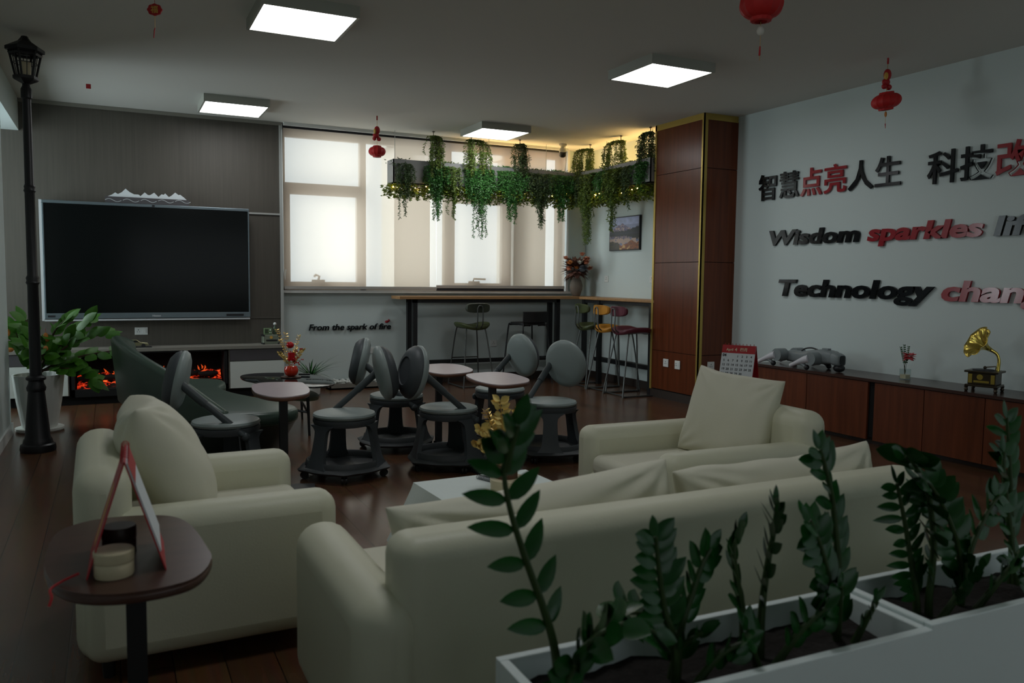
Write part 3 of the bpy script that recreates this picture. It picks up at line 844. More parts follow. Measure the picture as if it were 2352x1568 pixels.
def strand(mb, p, L, rr, dens=70, leafL=.026, sway=.03, out=(0, 0)):
    """one hanging strand: thin leaves in all directions around a drooping line starting at p"""
    p = Vector(p); ph = rr.uniform(0, 6.28)
    n = max(5, int(L * dens))
    dx, dy = rr.uniform(-sway, sway), rr.uniform(-sway, sway)
    pts = []
    for i in range(n + 1):
        t_ = i / n; k = min(1, t_ * L / .12)
        q = p + Vector((out[0] * (1 - (1 - k) ** 2) + dx * t_, out[1] * (1 - (1 - k) ** 2) + dy * t_, .05 * math.sin(PI * k) - L * t_))
        q.x += .008 * math.sin(ph + t_ * 9); q.y += .008 * math.cos(ph + t_ * 8)
        pts.append(q)
        for _ in range(2 if rr.random() < .75 else 3):
            a = rr.uniform(0, 2 * PI)
            d = Vector((math.cos(a), math.sin(a), rr.uniform(-1.3, .3)))
            mb.leaf(q, d, (rr.uniform(-1, 1), -rr.uniform(.1, 1), rr.uniform(-.3, 1)), leafL * rr.uniform(.7, 1.3), leafL * .36, 1, .1)
    return pts

def trailing_plant(x, y, lens, n, spread, m, label, seed, edge='y', zt=2.635):
    """sits in the trough and spills over its front edge"""
    rr = random.Random(seed)
    t = thing('trailing_plant', (x, y, zt - .06), 0, label, 'hanging plant', 'trailing plants in the hanging planter')
    f = MB(); s = MB()
    for i in range(int(n * 1.5)):
        u = rr.uniform(-spread, spread) * 1.12; k = abs(u) / spread; L = lens * (1 - .5 * k) * rr.uniform(.35, .8)
        if k < .35 and i % 3 == 0: L = lens * rr.uniform(.8, 1.0)
        if edge == 'y': p = (u, rr.uniform(-.02, .05), .045); o = (rr.uniform(-.02, .02), -.15 - rr.uniform(0, .05))
        else: p = (rr.uniform(-.02, .05), u, .045); o = (-.15 - rr.uniform(0, .05), rr.uniform(-.02, .02))
        pts = strand(f, p, L, rr, 95, .030, .03, o)
        s.tube(pts[::3] + [pts[-1]] if len(pts) > 4 else pts, .0016, 4)
    for i in range(int(n * 7)):                      # crown above the rim
        u = rr.gauss(0, spread * .5)
        q = Vector((u, rr.uniform(-.10, .04), .05 + rr.uniform(0, .05))) if edge == 'y' else Vector((rr.uniform(-.10, .04), u, .05 + rr.uniform(0, .05)))
        a = rr.uniform(0, 2 * PI)
        f.leaf(q, (math.cos(a), math.sin(a), rr.uniform(-.2, .9)), (rr.uniform(-1, 1), -1, rr.uniform(-.5, 1)), .034, .013, 1)
    f.build('foliage', m, t, smooth=False); s.build('stems', 'stem_green', t)
    MB().lathe([(.045, -.02), (.055, .035), (.05, .037)], 14).build('nursery_pot', 'black_steel', t)
G1, G2, G3 = 'hanging_leaf', 'hanging_leaf_warm', 'hanging_leaf_olive'
for (x, L, n, sp_, m, lab, sd) in (
    (3.06, .72, 20, .10, G3, 'thin dark trailing plant at the left end of the hanging planter', 1),
    (3.46, .66, 44, .13, G1, 'full green trailing plant second from the left end of the planter', 2),
    (3.66, .66, 26, .09, G2, 'trailing plant with a long thin tail in front of the window mullion', 3),
    (4.02, .84, 64, .17, G1, 'longest bright green trailing plant in the middle of the planter', 4),
    (4.45, .66, 70, .17, G1, 'dense trailing plant below the third ceiling hung fern', 5),
    (4.84, .70, 60, .17, G3, 'trailing plant with a curled long tip near the planter corner', 6),
    (5.14, .60, 60, .15, G1, 'short bushy trailing plant just left of the planter corner', 7)):
    trailing_plant(x, 9.20, L, n, sp_, m, lab, sd, 'y')
for (y, L, n, sp_, m, lab, sd) in (
    (9.02, .40, 50, .13, G3, 'dark trailing plant right at the inner corner of the planter', 11),
    (8.78, .88, 58, .11, G2, 'long thick trailing plant hanging in front of the vase wall', 12),
    (8.47, .36, 40, .13, G1, 'short trailing plant between the two long ones of the side arm', 13),
    (8.20, .74, 54, .11, G2, 'long trailing plant overlapping the left edge of the landscape picture', 14),
    (7.93, .58, 22, .08, G3, 'thin trailing plant with a sparse tail right of the landscape picture', 15),
    (7.66, .34, 46, .10, G1, 'dark trailing plant at the column end of the planter', 16)):
    trailing_plant(5.51, y, L, n, sp_, m, lab, sd, 'x')

def ceiling_fern(x, y, L, n, w, m, label, seed, arch=0., ay=0.):
    """a bunch hung from a ceiling hook; arch throws part of it sideways"""
    rr = random.Random(seed)
    t = thing('ceiling_fern', (x, y, CEIL), 0, label, 'hanging plant', 'artificial ferns hung from ceiling hooks')
    MB().cyl((0, 0, 0), (0, 0, -.07), .004, seg=6).lathe([(.018, -.008), (.012, 0)], 10).build('ceiling_hook', 'stem_brown', t)
    f = MB(); s = MB()
    for i in range(n):
        a = rr.uniform(0, 2 * PI); k = rr.uniform(.05, 1) * w
        if arch and i % 2: o = (arch * rr.uniform(.4, 1) + .02 * math.cos(a), ay * rr.uniform(.4, 1) + .02 * math.sin(a))
        else: o = (k * math.cos(a), k * math.sin(a))
        pts = strand(f, (rr.uniform(-.012, .012), rr.uniform(-.012, .012), -.06), L * rr.uniform(.4, 1.05), rr, 85, .030, .035, o)
        s.tube(pts[::3] + [pts[-1]], .0016, 4)
    f.build('foliage', m, t, smooth=False); s.build('stems', 'stem_brown', t)
ceiling_fern(3.42, 9.05, .46, 46, .10, G2, 'ceiling hung fern furthest left, above the hanging planter', 21, .10)
ceiling_fern(3.90, 9.05, .44, 44, .10, G2, 'wide ceiling hung fern behind the window lamp, arching to the right', 22, .25)
ceiling_fern(4.55, 9.05, .42, 40, .10, G3, 'ceiling hung fern on a bare hook right of the window lamp', 23, .08)
ceiling_fern(5.48, 8.92, .42, 42, .06, G2, 'leaning ceiling hung fern right of the white security camera', 24, -.16, .16)
ceiling_fern(5.46, 8.20, .40, 44, .07, G2, 'arching ceiling hung fern above the landscape picture', 25, -.06, .28)
ceiling_fern(5.44, 7.58, .44, 46, .07, G3, 'ceiling hung fern touching the wooden column', 26, -.05, .16)

def ivy():
    rr = random.Random(31)
    def run(x0, x1, y0, y1, n, label):
        t = thing('ivy_garland', ((x0 + x1) / 2, (y0 + y1) / 2, 2.365), 0, label, 'garland', 'ivy garlands under the planter')
        f = MB(); cx, cy = (x0 + x1) / 2, (y0 + y1) / 2
        for i in range(n):
            q = Vector((rr.uniform(x0, x1) - cx, rr.uniform(y0, y1) - cy, rr.gauss(-.045, .045)))
            q.z = max(-.13, min(.02, q.z))
            a = rr.uniform(0, 2 * PI)
            f.leaf(q, (math.cos(a), math.sin(a), rr.uniform(-.9, .3)), (rr.uniform(-.5, .5), rr.uniform(-.5, .5), 1), rr.uniform(.03, .055), .036, 2, .15)
        f.build('foliage', 'ivy_leaf', t, smooth=False)
        MB().tube([(x0 - cx, 0, 0), (0, 0, -.015), (x1 - cx, 0, 0)] if x1 - x0 > y1 - y0 else [(0, y0 - cy, 0), (0, 0, -.015), (0, y1 - cy, 0)], .004, 6).build('vine', 'stem_brown', t)
    run(2.88, 5.40, 9.02, 9.31, 3600, 'leafy green garland under the long arm of the planter by the window')
    run(5.33, 5.62, 7.52, 9.1, 2300, 'leafy green garland under the short arm of the planter by the column')
    t = thing('fairy_lights', (0, 0, 2.362), 0, 'string of warm fairy lights glowing under the hanging planter', 'string lights')
    P = []
    for i in range(40): P.append(Vector((2.95 + 2.45 * i / 39, 9.10 + .03 * math.sin(i * 1.7), .0 + .015 * math.sin(i * 2.3))))
    for i in range(26): P.append(Vector((5.41 + .02 * math.sin(i * 1.3), 9.1 - 1.5 * i / 25, .015 * math.sin(i * 2.1))))
    MB().tube(P, .002, 5).build('wire', 'stem_brown', t)
    for i, p in enumerate(P):
        if i % 3 == 0 or i < 10 or 44 < i < 52:
            MB().ball(p + Vector((rr.uniform(-.02, .02), rr.uniform(-.03, .01), rr.uniform(-.03, .01))), rr.uniform(.0045, .0075), 8).build('bulb', 'fairy_bulb', t)
ivy()

def security_camera():
    t = thing('security_camera', (5.16, 9.06, CEIL), R(-25), 'small white security camera on the ceiling near the window corner', 'camera')
    MB().lathe([(.05, 0), (.05, -.018), (.025, -.03), (.02, -.05)], 20).build('ceiling_mount', 'camera_white', t)
    MB().ball((0, 0, -.085), (.046, .046, .045), 18).build('camera_body', 'camera_white', t)
    MB().lathe([(.038, 0), (.040, -.05), (.03, -.065)], 18, Matrix.Translation((0, -.02, -.10)) @ Matrix.Rotation(R(25), 4, 'X')).build('camera_face', 'ink_black', t)
    MB().ball((0, -.055, -.13), .010, 10).build('lens', 'car_glass', t)
    MB().tube([(.03, .03, -.02), (.05, .04, -.2), (.03, .05, -.36)], .004, 6).build('cable', 'camera_white', t)
security_camera()

# ------------------------------------------------------------------ red paper lanterns
def honeycomb(mb, rx, rz, cz, fins=14, notch=.18, tilt=0.):
    """paper lantern: thin fins through the axis, scalloped at top and bottom"""
    prof = []
    for i in range(15):
        a = -PI / 2 + PI * i / 14
        prof.append((max(.012, rx * math.cos(a) ** .8), rz * math.sin(a)))
    prof = [(rx * notch * 1.6, -rz * 1.12), (rx * .48, -rz * 1.08), (rx * .50, -rz * .86)] + [p for p in prof if abs(p[1]) < rz * .86] + [(rx * .50, rz * .86), (rx * .48, rz * 1.08), (rx * notch * 1.6, rz * 1.12)]
    for k in range(fins):
        a = PI * 2 * k / fins; c, s = math.cos(a), math.sin(a)
        q0 = len(prof)
        vs = [(r * c, r * s, z + cz + tilt * r * c) for r, z in prof] + [(.0, .0, z + cz) for r, z in prof]
        mb.add(vs, [(i, i + 1, q0 + i + 1, q0 + i) for i in range(q0 - 1)])
        a2 = a + 2 * PI / fins; am = a + PI / fins
        # folded paper between fins
        vs = []
        for aa, sc_ in ((a, 1), (am, .93), (a2, 1)):
            vs += [(r * sc_ * math.cos(aa), r * sc_ * math.sin(aa), z + cz + tilt * r * math.cos(aa)) for r, z in prof]
        mb.add(vs, [(j * q0 + i, j * q0 + i + 1, (j + 1) * q0 + i + 1, (j + 1) * q0 + i) for j in range(2) for i in range(q0 - 1)])
def lantern(loc, label, zc, rx, rz, toy=True, tail=None, rz_=0, tilt=0.):
    t = thing('paper_lantern', loc, rz_, label, 'lantern', 'red paper lanterns on the ceiling')
    b = MB(); honeycomb(b, rx, rz, zc, tilt=tilt); b.build('paper_body', 'red_paper', t, ang=60)
    top = zc + rz * 1.05
    MB().box(-.006, .006, -.004, .004, -.045, 0).build('ceiling_tag', 'red_card', t, smooth=False)
    MB().tube([(0, 0, -.04), (0, 0, top)], .0018, 6).build('string', 'gold_paint', t)
    if toy:
        zt = zc * .5 - .02
        MB().ball((0, 0, zt + .055), (.032, .026, .045), 14).ball((-.012, 0, zt), (.036, .024, .028), 12).ball((.02, 0, zt - .035), (.024, .022, .022), 12).ball((-.03, 0, zt - .035), (.022, .02, .02), 10).build('charm_figure', 'red_card', t)
        MB().ball((-.028, -.012, zt + .04), (.014, .018, .03), 10).build('charm_gold', 'gold_paint', t)
    if tail:
        z = zc - rz * 1.1
        MB().tube([(0, 0, z + .02), (0, 0, z - tail)], .0012, 5).build('tail_string', 'gold_paint', t)
        return t, z
    return t, zc - rz
lantern((2.573, 8.493, CEIL), 'red paper lantern hanging in front of the bright window', -.372, .092, .055, True)
t, z = lantern((5.338, 4.408, CEIL), 'red paper lantern hanging by the right wall above the Chinese characters', -.322, .108, .062, True, .13, 0, .15)
MB().ball((0, 0, z - .03), (.010, .010, .022), 10).build('amber_bead', 'flower_orange', t)
MB().tube([(0, 0, z - .10), (.003, 0, z - .135)], [.004, .002], 6).build('tassel', 'red_card', t)
t, z = lantern((2.93, 3.178, CEIL), 'largest red paper lantern, cut by the top edge, with a white bead', -.335, .108, .075, False, .19)
MB().ball((0, 0, z - .045), (.019, .019, .024), 12).build('white_bead', 'flower_white', t)
MB().tube([(0, 0, z - .12), (-.002, 0, z - .165)], [.0035, .0055], 6).build('tassel', 'red_card', t)
def charm():
    t = thing('paper_charm', (.275, 5.411, CEIL), 0, 'small red and gold hanging charm with tassel, near the first ceiling light', 'ornament')
    MB().tube([(0, 0, 0), (0, 0, -.10)], .0015, 5).build('string', 'red_card', t)
    zc = -.132
    M = Matrix.Translation((0, 0, zc)) @ Matrix.Rotation(R(-26), 4, 'Z') @ Matrix.Rotation(R(90), 4, 'X')
    o = [(.043 * math.cos(a) * (1 + .05 * math.cos(8 * a)), .034 * math.sin(a) * (1 + .05 * math.cos(8 * a))) for a in [2 * PI * i / 48 for i in range(48)]]
    MB().prism(o, -.004, .004, M).build('medallion', 'red_card', t)
    me = text_mesh('福', .045, .0006, 0, .0008, 'CENTER'); me.transform(Matrix.Translation((0, 0, zc)) @ Matrix.Rotation(R(-26), 4, 'Z') @ Matrix.Rotation(R(90), 4, 'X') @ Matrix.Translation((0, -.016, .005)))
    me.materials.clear(); me.materials.append(MATS['gold_paint'])
    c = bpy.data.objects.new('fortune_character', me); COL.objects.link(c); c.parent = t
    MB().tube([(0, 0, zc - .03), (0, 0, zc - .11)], .0016, 5).build('tail_string', 'gold_paint', t)
    MB().tube([(0, 0, zc - .105), (-.004, 0, zc - .12), (-.008, 0, zc - .165)], [.003, .004, .003], 6).build('tassel', 'red_card', t)
charm()
t = thing('ceiling_hook_tag', (-.136, 8.392, CEIL), 0, 'tiny red paper tag stuck on the ceiling near the screen wall', 'tag')
MB().box(-.02, .02, -.003, .003, -.04, 0).build('paper_tag', 'red_card', t, smooth=False)

# ------------------------------------------------------------------ active stools with round swing backrest
def stool(loc, base_rot, arm_rot, label, proto={}):
    t = thing('active_stool', loc, 0, label, 'stool', 'grey stools with round swing backrests')
    if not proto:
        sh = .42
        proto['seat'] = [('seat_cushion', MB().lathe([(.188, sh - .036), (.200, sh - .028), (.204, sh - .016), (.198, sh - .004), (.175, sh + .003), (.10, sh + .005), (.001, sh + .005)], 48), 'stool_seat', {})]
        sk = MB().lathe([(.10, sh - .075), (.165, sh - .085), (.193, sh - .078), (.203, sh - .055), (.202, sh - .036), (.10, sh - .036)], 48)
        base = [('seat_skirt', sk, 'stool_body', {})]
        n = 100
        def star5(r, k):
            o = []
            for i in range(n):
                a = 2 * PI * i / n
                o.append(((r + k * ((math.cos(5 * a) + 1) / 2) ** 6) * math.cos(a), (r + k * ((math.cos(5 * a) + 1) / 2) ** 6) * math.sin(a)))
            return o
        rs = [[(x, y, z) for x, y in star5(r, k)] for r, k, z in ((.10, 0, .046), (.25, .02, .046), (.275, .028, .054), (.283, .028, .066), (.272, .014, .076), (.254, 0, .082), (.247, 0, .112), (.239, 0, .118), (.230, 0, .112), (.222, 0, .075), (.16, 0, .062), (.05, 0, .060))]
        base.append(('base_tray', MB().rings(rs), 'stool_tray', {'ang': 50}))
        for j in range(3):
            a = 2 * PI * j / 3; M = Matrix.Rotation(a, 4, 'Z'); rs = []
            for (z, r, w, th) in ((.072, .238, .20, .036), (.10, .230, .150, .034), (.13, .222, .122, .032), (.20, .208, .108, .030), (.28, .194, .100, .030), (.312, .188, .108, .030), (.332, .185, .145, .028), (.350, .184, .21, .026)):
                rs.append([(r + th / 2, -w / 2, z), (r + th / 2 + .006, 0, z), (r + th / 2, w / 2, z), (r - th / 2, w / 2 * .92, z), (r - th / 2 - .002, 0, z), (r - th / 2, -w / 2 * .92, z)])
            base.append(('leg', MB().rings(rs, True, True, M), 'stool_body', {'ang': 50}))
        for j in range(5):
            a = 2 * PI * j / 5; c, s = math.cos(a), math.sin(a); x, y = .266 * c, .266 * s
            m = MB()
            for k in (-1, 1): m.cyl((x - s * (k * .012 - .006), y + c * (k * .012 - .006), .024), (x - s * (k * .012 + .006), y + c * (k * .012 + .006), .024), .024, seg=16)
            m.cyl((x, y, .03), (x * .97, y * .97, .055), .010, seg=10)
            base.append(('caster', m, 'caster_black', {}))
        arm = []
        piv = Vector((-.125, .165, .335)); jo = Vector((.245, .135, .665))
        mid = piv.lerp(jo, .62)
        arm.append(('swing_arm', MB().tube([piv, piv.lerp(jo, .1), mid], [.022, .021, .0205], 14).tube([mid, jo], [.025, .024], 14).ball(piv, .027, 14).ball(jo, .027, 14), 'stool_arm', {}))
        # backrest disc: local disc axis +x (outer) tilted back
        D = Matrix.Translation((.288, .015, .672)) @ Matrix.Rotation(R(-12), 4, 'Y') @ Matrix.Rotation(R(90), 4, 'Y') @ Matrix.Scale(1.08, 4, (1, 0, 0))
        arm.append(('backrest_shell', MB().lathe([(.001, .044), (.085, .044), (.090, .052), (.12, .046), (.150, .024), (.166, .0), (.166, -.012)], 44, D), 'stool_body', {'ang': 50}))
        arm.append(('backrest_cushion', MB().lathe([(.160, -.008), (.170, -.018), (.172, -.034), (.160, -.054), (.13, -.068), (.07, -.076), (.001, -.078)], 44, D), 'stool_seat', {'ang': 50}))
        proto['base'] = base; proto['arm'] = arm
        proto['me'] = {}
    for key, rot in (('seat', 0), ('base', base_rot), ('arm', arm_rot)):
        for i, (nm, mb, m, kw) in enumerate(proto[key]):
            kk = (key, i)
            if kk not in proto['me']:
                o = mb.build(nm, m, t, **kw); proto['me'][kk] = o.data
            else:
                o = bpy.data.objects.new(nm, proto['me'][kk]); COL.objects.link(o); o.parent = t
            o.rotation_euler = (0, 0, rot)
    return t
stool((.62, 5.23, 0), R(314), R(168), 'grey stool with round swing backrest behind the left cream armchair')
stool((1.36, 5.23, 0), R(327), R(-7), 'grey stool nearest the camera left of centre, backrest swung right')
stool((2.085, 5.20, 0), R(54), R(184), 'grey stool left of the walnut edged table, backrest turned left')
stool((1.945, 5.92, 0), R(74), R(163), 'grey stool behind the front two, its backrest in front of the wall socket')
stool((2.87, 5.18, 0), R(4), R(30), 'grey stool right of the gold plant, pale round backrest facing camera')
stool((2.84, 5.96, 0), R(4), R(16), 'grey stool half hidden behind the pink topped table, backrest facing camera')

# ------------------------------------------------------------------ C shaped side tables
def side_table(loc, rz, outl, top, edge, label, zt, post=(0, 0)):
    """C shaped table: rounded wedge top on one post with a flat foot plate"""
    t = thing('side_table', loc, rz, label, 'side table', 'small C shaped side tables')
    o = [(p.x, p.y) for p in spline([(x, y, 0) for x, y in outl], 6, True)]
    MB().prism([(x * .993, y * .993) for x, y in o], zt - .006, zt).build('table_top', top, t, ang=50)
    MB().slab(o, zt - .028, zt - .004, .008).build('edge_band', edge, t, ang=50)
    px, py = post
    MB().box(px - .024, px + .024, py - .016, py + .016, .03, zt - .028).build('post', 'black_steel', t, smooth=False)
    MB().prism([(px - .15, py - .22), (px + .15, py - .22), (px + .19, py + .02), (px + .10, py + .06), (px - .10, py + .06), (px - .19, py + .02)], .003, .014).box(px - .03, px + .03, py - .10, py + .03, .014, .035).build('foot_plate', 'black_steel', t, smooth=False)
    return t
WEDGE = [(-.192, .13), (-.188, -.08), (-.135, -.245), (-.02, -.315), (.12, -.29), (.18, -.17), (.182, -.05), (.155, .19), (.09, .30), (-.06, .335), (-.165, .27)]
WIDE = [(-.16, .16), (-.08, .30), (.12, .345), (.215, .22), (.20, -.05), (.15, -.21), (.05, -.32), (-.14, -.36), (-.20, -.15)][::-1]
side_table((.925, 5.06, 0), 0, [(-.15, .18), (-.10, .33), (.0, .37), (.165, .31), (.185, .20), (.155, -.09), (.085, -.27), (-.075, -.335), (-.165, -.13)][::-1], 'table_laminate', 'table_edge', 'pale topped side table in front of the green lounge seat', .612, (.0, -.06))
side_table((2.41, 5.11, 0), 0, WIDE, 'table_laminate', 'table_edge', 'pale topped side table in the middle of the grey stools', .612, (-.08, -.10))
side_table((2.33, 5.90, 0), 0, WIDE, 'table_laminate', 'table_edge', 'pale topped side table furthest back, left of the middle one', .60, (-.06, -.03))
side_table((.03, 2.28, 0), 0, WEDGE, 'walnut_top', 'walnut_top', 'dark walnut side table beside the left armchair, holding a calendar', .59, (.01, -.02))
side_table((3.80, 4.22, 0), R(10), [(x * .8, y * .8) for x, y in WEDGE], 'walnut_top', 'walnut_top', 'dark side table hidden behind the right armchair under a calendar', .60, (0, 0))

# ------------------------------------------------------------------ green lounge and glass table
def lounge():
    t = thing('lounge_seat', (0, 0, 0), 0, 'dark green leather lounge seat with curved form and sloping back', 'lounge')
    pts = [(.07, 6.95), (.13, 6.50), (.24, 6.15), (.42, 5.80), (.60, 5.58), (.84, 5.48), (1.06, 5.54), (1.155, 5.70), (1.10, 5.98), (.96, 6.30), (.84, 6.62), (.79, 6.95), (.86, 7.22), (.85, 7.46), (.66, 7.62), (.36, 7.58), (.15, 7.36)]
    o = [(p.x, p.y) for p in spline([(x, y, 0) for x, y in pts], 5, True)]
    cx = sum(p[0] for p in o) / len(o); cy = sum(p[1] for p in o) / len(o)
    MB().slab(o, .30, .40, .035).build('seat_pad', 'green_leather', t, ang=60)
    rs = []
    for k, z in ((.70, .0), (.78, .08), (.88, .18), (.97, .30)):
        rs.append([(cx + (x - cx) * k, cy + (y - cy) * k, z) for x, y in o])
    MB().rings(rs).build('base', 'green_leather_dark', t, ang=60)
    path = spline([(.16, 7.30, .78), (.075, 7.0, .83), (.12, 6.55, .80), (.235, 6.17, .73), (.40, 5.85, .63), (.56, 5.64, .50), (.66, 5.56, .42)], 6)
    rs = []
    for i, p in enumerate(path):
        a = path[max(i - 1, 0)]; b = path[min(i + 1, len(path) - 1)]
        tg = Vector((b.x - a.x, b.y - a.y, 0)).normalized(); nr = Vector((-tg.y, tg.x, 0))      # towards the seat (left of travel)
        h = p.z; z0 = .34; w = .045
        ring = []
        q = Vector((p.x, p.y, 0))
        lean = -nr * .10 * max(0, h - .40)
        prof = [(-w, z0), (-w, z0 + (h - z0) * .5), (-w, h - .04), (-w * .7, h - .012), (0, h), (w * .7, h - .012), (w, h - .04), (w * 1.3, z0 + (h - z0) * .5), (w * 1.6, z0)]
        for d, z in prof:
            c = q + nr * d + lean * ((z - z0) / max(.05, h - z0)); ring.append((c.x, c.y, max(z, z0)))
        rs.append(ring)
    MB().rings(rs).build('backrest', 'green_leather', t, ang=60)
lounge()
def glass_table():
    t = thing('coffee_table', (1.33, 7.08, 0), 0, 'low dark glass coffee table with oval top in front of the media cabinet', 'coffee table')
    pts = [(-.33, .28), (-.30, .02), (-.10, -.38), (.12, -.56), (.30, -.46), (.36, -.18), (.33, .18), (.16, .46), (-.10, .56), (-.28, .48)]
    o = [(p.x, p.y) for p in spline([(x, y, 0) for x, y in pts], 6, True)]
    MB().slab(o, .406, .42, .005).build('glass_top', 'smoked_glass', t, ang=50)
    for x, y in ((-.20, .20), (.10, -.40), (.20, .34)):
        MB().tube([(x, y, .406), (x * 1.08, y * 1.08, 0)], [.014, .010], 10).build('leg', 'black_steel', t)
    MB().tube([(-.20, .20, .19), (.10, -.40, .19)], .010, 8).tube([(.10, -.40, .19), (.20, .34, .19)], .010, 8).build('stretcher', 'black_steel', t)
    MB().prism([(x * .55 + .05, y * .6) for x, y in o], .27, .30).build('lower_shelf', 'shelf_green', t)
glass_table()

def gold_arrangement(loc, scale, label, pot):
    t = thing('gold_arrangement', loc, 0, label, 'arrangement')
    rr = random.Random(int(loc[0] * 100))
    if pot == 'red':
        MB().lathe([(.03, 0), (.048, .012), (.060, .04), (.060, .062), (.050, .085), (.046, .083), (.03, .07)], 28).build('pot', 'red_ceramic', t)
        zb = .08
        MB().ball((-.01, -.01, .275), (.034, .034, .030), 16).build('red_ball', 'red_berry', t)
        MB().lathe([(.030, .14), (.03, .21)], 18, Matrix.Translation((.0, -.015, 0))).build('red_scroll', 'red_berry', t)
    else:
        MB().cyl((0, 0, 0), (0, 0, .06), .052, .050, 24).build('bark_pot', 'bark_wood', t)
        MB().cyl((0, 0, .06), (0, 0, .063), .048, .046, 24).build('cut_top', 'cut_wood', t)
        zb = .06
    g = MB(); st = MB()
    sprigs = [(-.12, .0, .33), (-.09, .02, .24), (.07, .0, .27), (.10, -.03, .15), (-.11, -.05, .13), (.03, -.05, .17), (-.04, .03, .30)] if pot == 'red' else [(-.12, 0, .16), (-.11, -.02, .24), (-.13, .02, .09), (-.05, -.04, .28), (.07, .0, .22), (.05, -.05, .12), (-.03, .04, .18), (.10, .03, .16)]
    for k, (x, y, z) in enumerate(sprigs):
        P = spline([(x * .1, y * .1, zb), (x * .5, y * .5, zb + z * .55), (x, y, zb + z)], 6)
        st.tube(P, .0016, 5)
        for i in range(3, len(P)):
            p = P[i]
            for s in (-1, 1):
                if k in (3, 4) or (pot != 'red' and k % 2 == 0):
                    g.leaf(p, (s * .8, rr.uniform(-.6, .2), rr.uniform(.0, .8)), (0, -1, .3), .045 if pot != 'red' else .026, .030 if pot != 'red' else .017, 3, .1)
                else:
                    g.leaf(p, (s * .8 + x, rr.uniform(-.6, .4), rr.uniform(.1, .7)), (0, -.6, 1), .024, .016, 2)
    for i in range(46):
        a = rr.uniform(0, 2 * PI); r = rr.uniform(0, .07)
        MB().ball((r * math.cos(a) + .03, r * math.sin(a) * .7 - .02, zb + rr.uniform(.02, .17)), rr.uniform(.005, .009), 8).build('red_berry', 'red_berry', t)
    g.build('gold_leaves', 'gold_foil', t); st.build('stems', 'gold_paint', t)
    t.scale = (scale,) * 3
    return t
gold_arrangement((1.405, 7.21, .431), 1.0, 'red pot with gold sprigs and red balls on the glass table', 'red')
MB_c = MB().lathe([(.085, 0), (.088, .005), (.085, .009), (.001, .009)], 32).build('coaster', 'walnut_top')
MB_c.location = (1.40, 7.20, .421); tag(MB_c, 'round dark coaster under the red pot on the glass table', 'coaster')
rm = MB().box(-.05, .05, -.017, .017, 0, .014).build('remote_control', 'ink_black', None, smooth=False, bevel=.004)
rm.location = (1.545, 7.33, .421); rm.rotation_euler = (0, 0, R(-20)); tag(rm, 'black remote control on the glass table beside the red pot', 'remote')

# spider plant and pebble tray on the floor by the white wall
def spider_plant():
    t = thing('spider_plant', (1.95, 8.93, 0), 0, 'green spider plant with arching leaves behind the glass table', 'plant')
    MB().lathe([(.07, 0), (.10, .02), (.11, .22), (.10, .22)], 24).build('pot', 'pot_white', t)
    MB().lathe([(.099, .20), (.001, .205)], 20).build('soil', 'soil', t)
    rr = random.Random(5); f = MB()
    for i in range(34):
        a = rr.uniform(0, 2 * PI); L = rr.uniform(.25, .40); e = rr.uniform(.6, 1.5)
        d = Vector((math.cos(a), math.sin(a), e)).normalized()
        f.leaf((0, 0, .2), d, (-math.cos(a) * .6, -math.sin(a) * .6, 1), L, .020, 7, rr.uniform(.15, .55), .3, lambda u: (1 - u) ** .6 * min(1, .5 + u * 3))
    f.build('foliage', 'plant_leaf', t)
spider_plant()
def pebble_tray():
    t = thing('pebble_tray', (2.76, 9.37, 0), 0, 'shallow grey tray of white pebbles on the floor under the slogan', 'tray')
    b = MB().box(-.52, .52, -.11, -.095, 0, .07).box(-.52, -.505, -.11, .10, 0, .07).box(.505, .52, -.11, .10, 0, .07).box(-.52, .52, -.11, .10, 0, .02)
    b.build('tray', 'panel_grey', t, smooth=False)
    rr = random.Random(9); p = MB()
    for i in range(330):
        p.ball((rr.uniform(-.49, .49), rr.uniform(-.085, .09), .076 + rr.uniform(-.02, .022)), (rr.uniform(.012, .022), rr.uniform(.012, .02), rr.uniform(.008, .014)), 7)
    tag(p.build('pebbles', 'pebble_white', t), None, None, None, 'stuff')
pebble_tray()

# ------------------------------------------------------------------ cream armchairs, sofa, cushions
def rbox(x0, x1, y0, y1, z0, z1, r, name, m, parent, bow=0., seg=5, rot=None):
    n = 6
    mb = MB().box(x0, x1, y0, y1, z0, z1)
    o = mb.build(name, m, parent, bevel=r, bseg=seg, ang=60)
    return o
def armchair(loc, rz, label, W=.90, D=.86, arm=.545, back=.69):
    """local: front at +x, width along y, origin on the floor at the centre"""
    t = thing('armchair', loc, rz, label, 'armchair', 'cream armchairs')
    w, d = W / 2, D / 2
    rbox(-d + .04, d - .02, -w + .08, w - .08, .07, .32, .02, 'base', 'cream_leather', t)
    for s in (-1, 1):
        y0, y1 = (w - .155, w) if s > 0 else (-w, -w + .155)
        rbox(-d + .02, d, y0, y1, .06, arm, .062, 'arm', 'cream_leather', t)
    rbox(-d, -d + .17, -w + .02, w - .02, .06, back, .075, 'backrest', 'cream_leather', t)
    rbox(-d + .15, d - .005, -w + .157, w - .157, .30, .415, .045, 'seat_cushion', 'cream_cushion', t)
    for sx in (-1, 1):
        for sy in (-1, 1):
            MB().cyl((sx * (d - .09), sy * (w - .08), 0), (sx * (d - .09), sy * (w - .08), .07), .018, .022).build('leg', 'black_steel', t)
    return t
armchair((.285, 3.235, 0), R(1), 'cream leather armchair at the left, facing right, loose cushion inside', .90, .83)
armchair((2.62, 3.19, 0), R(177.5), 'cream leather armchair at the right, facing left, square cushion inside', .88, .92)
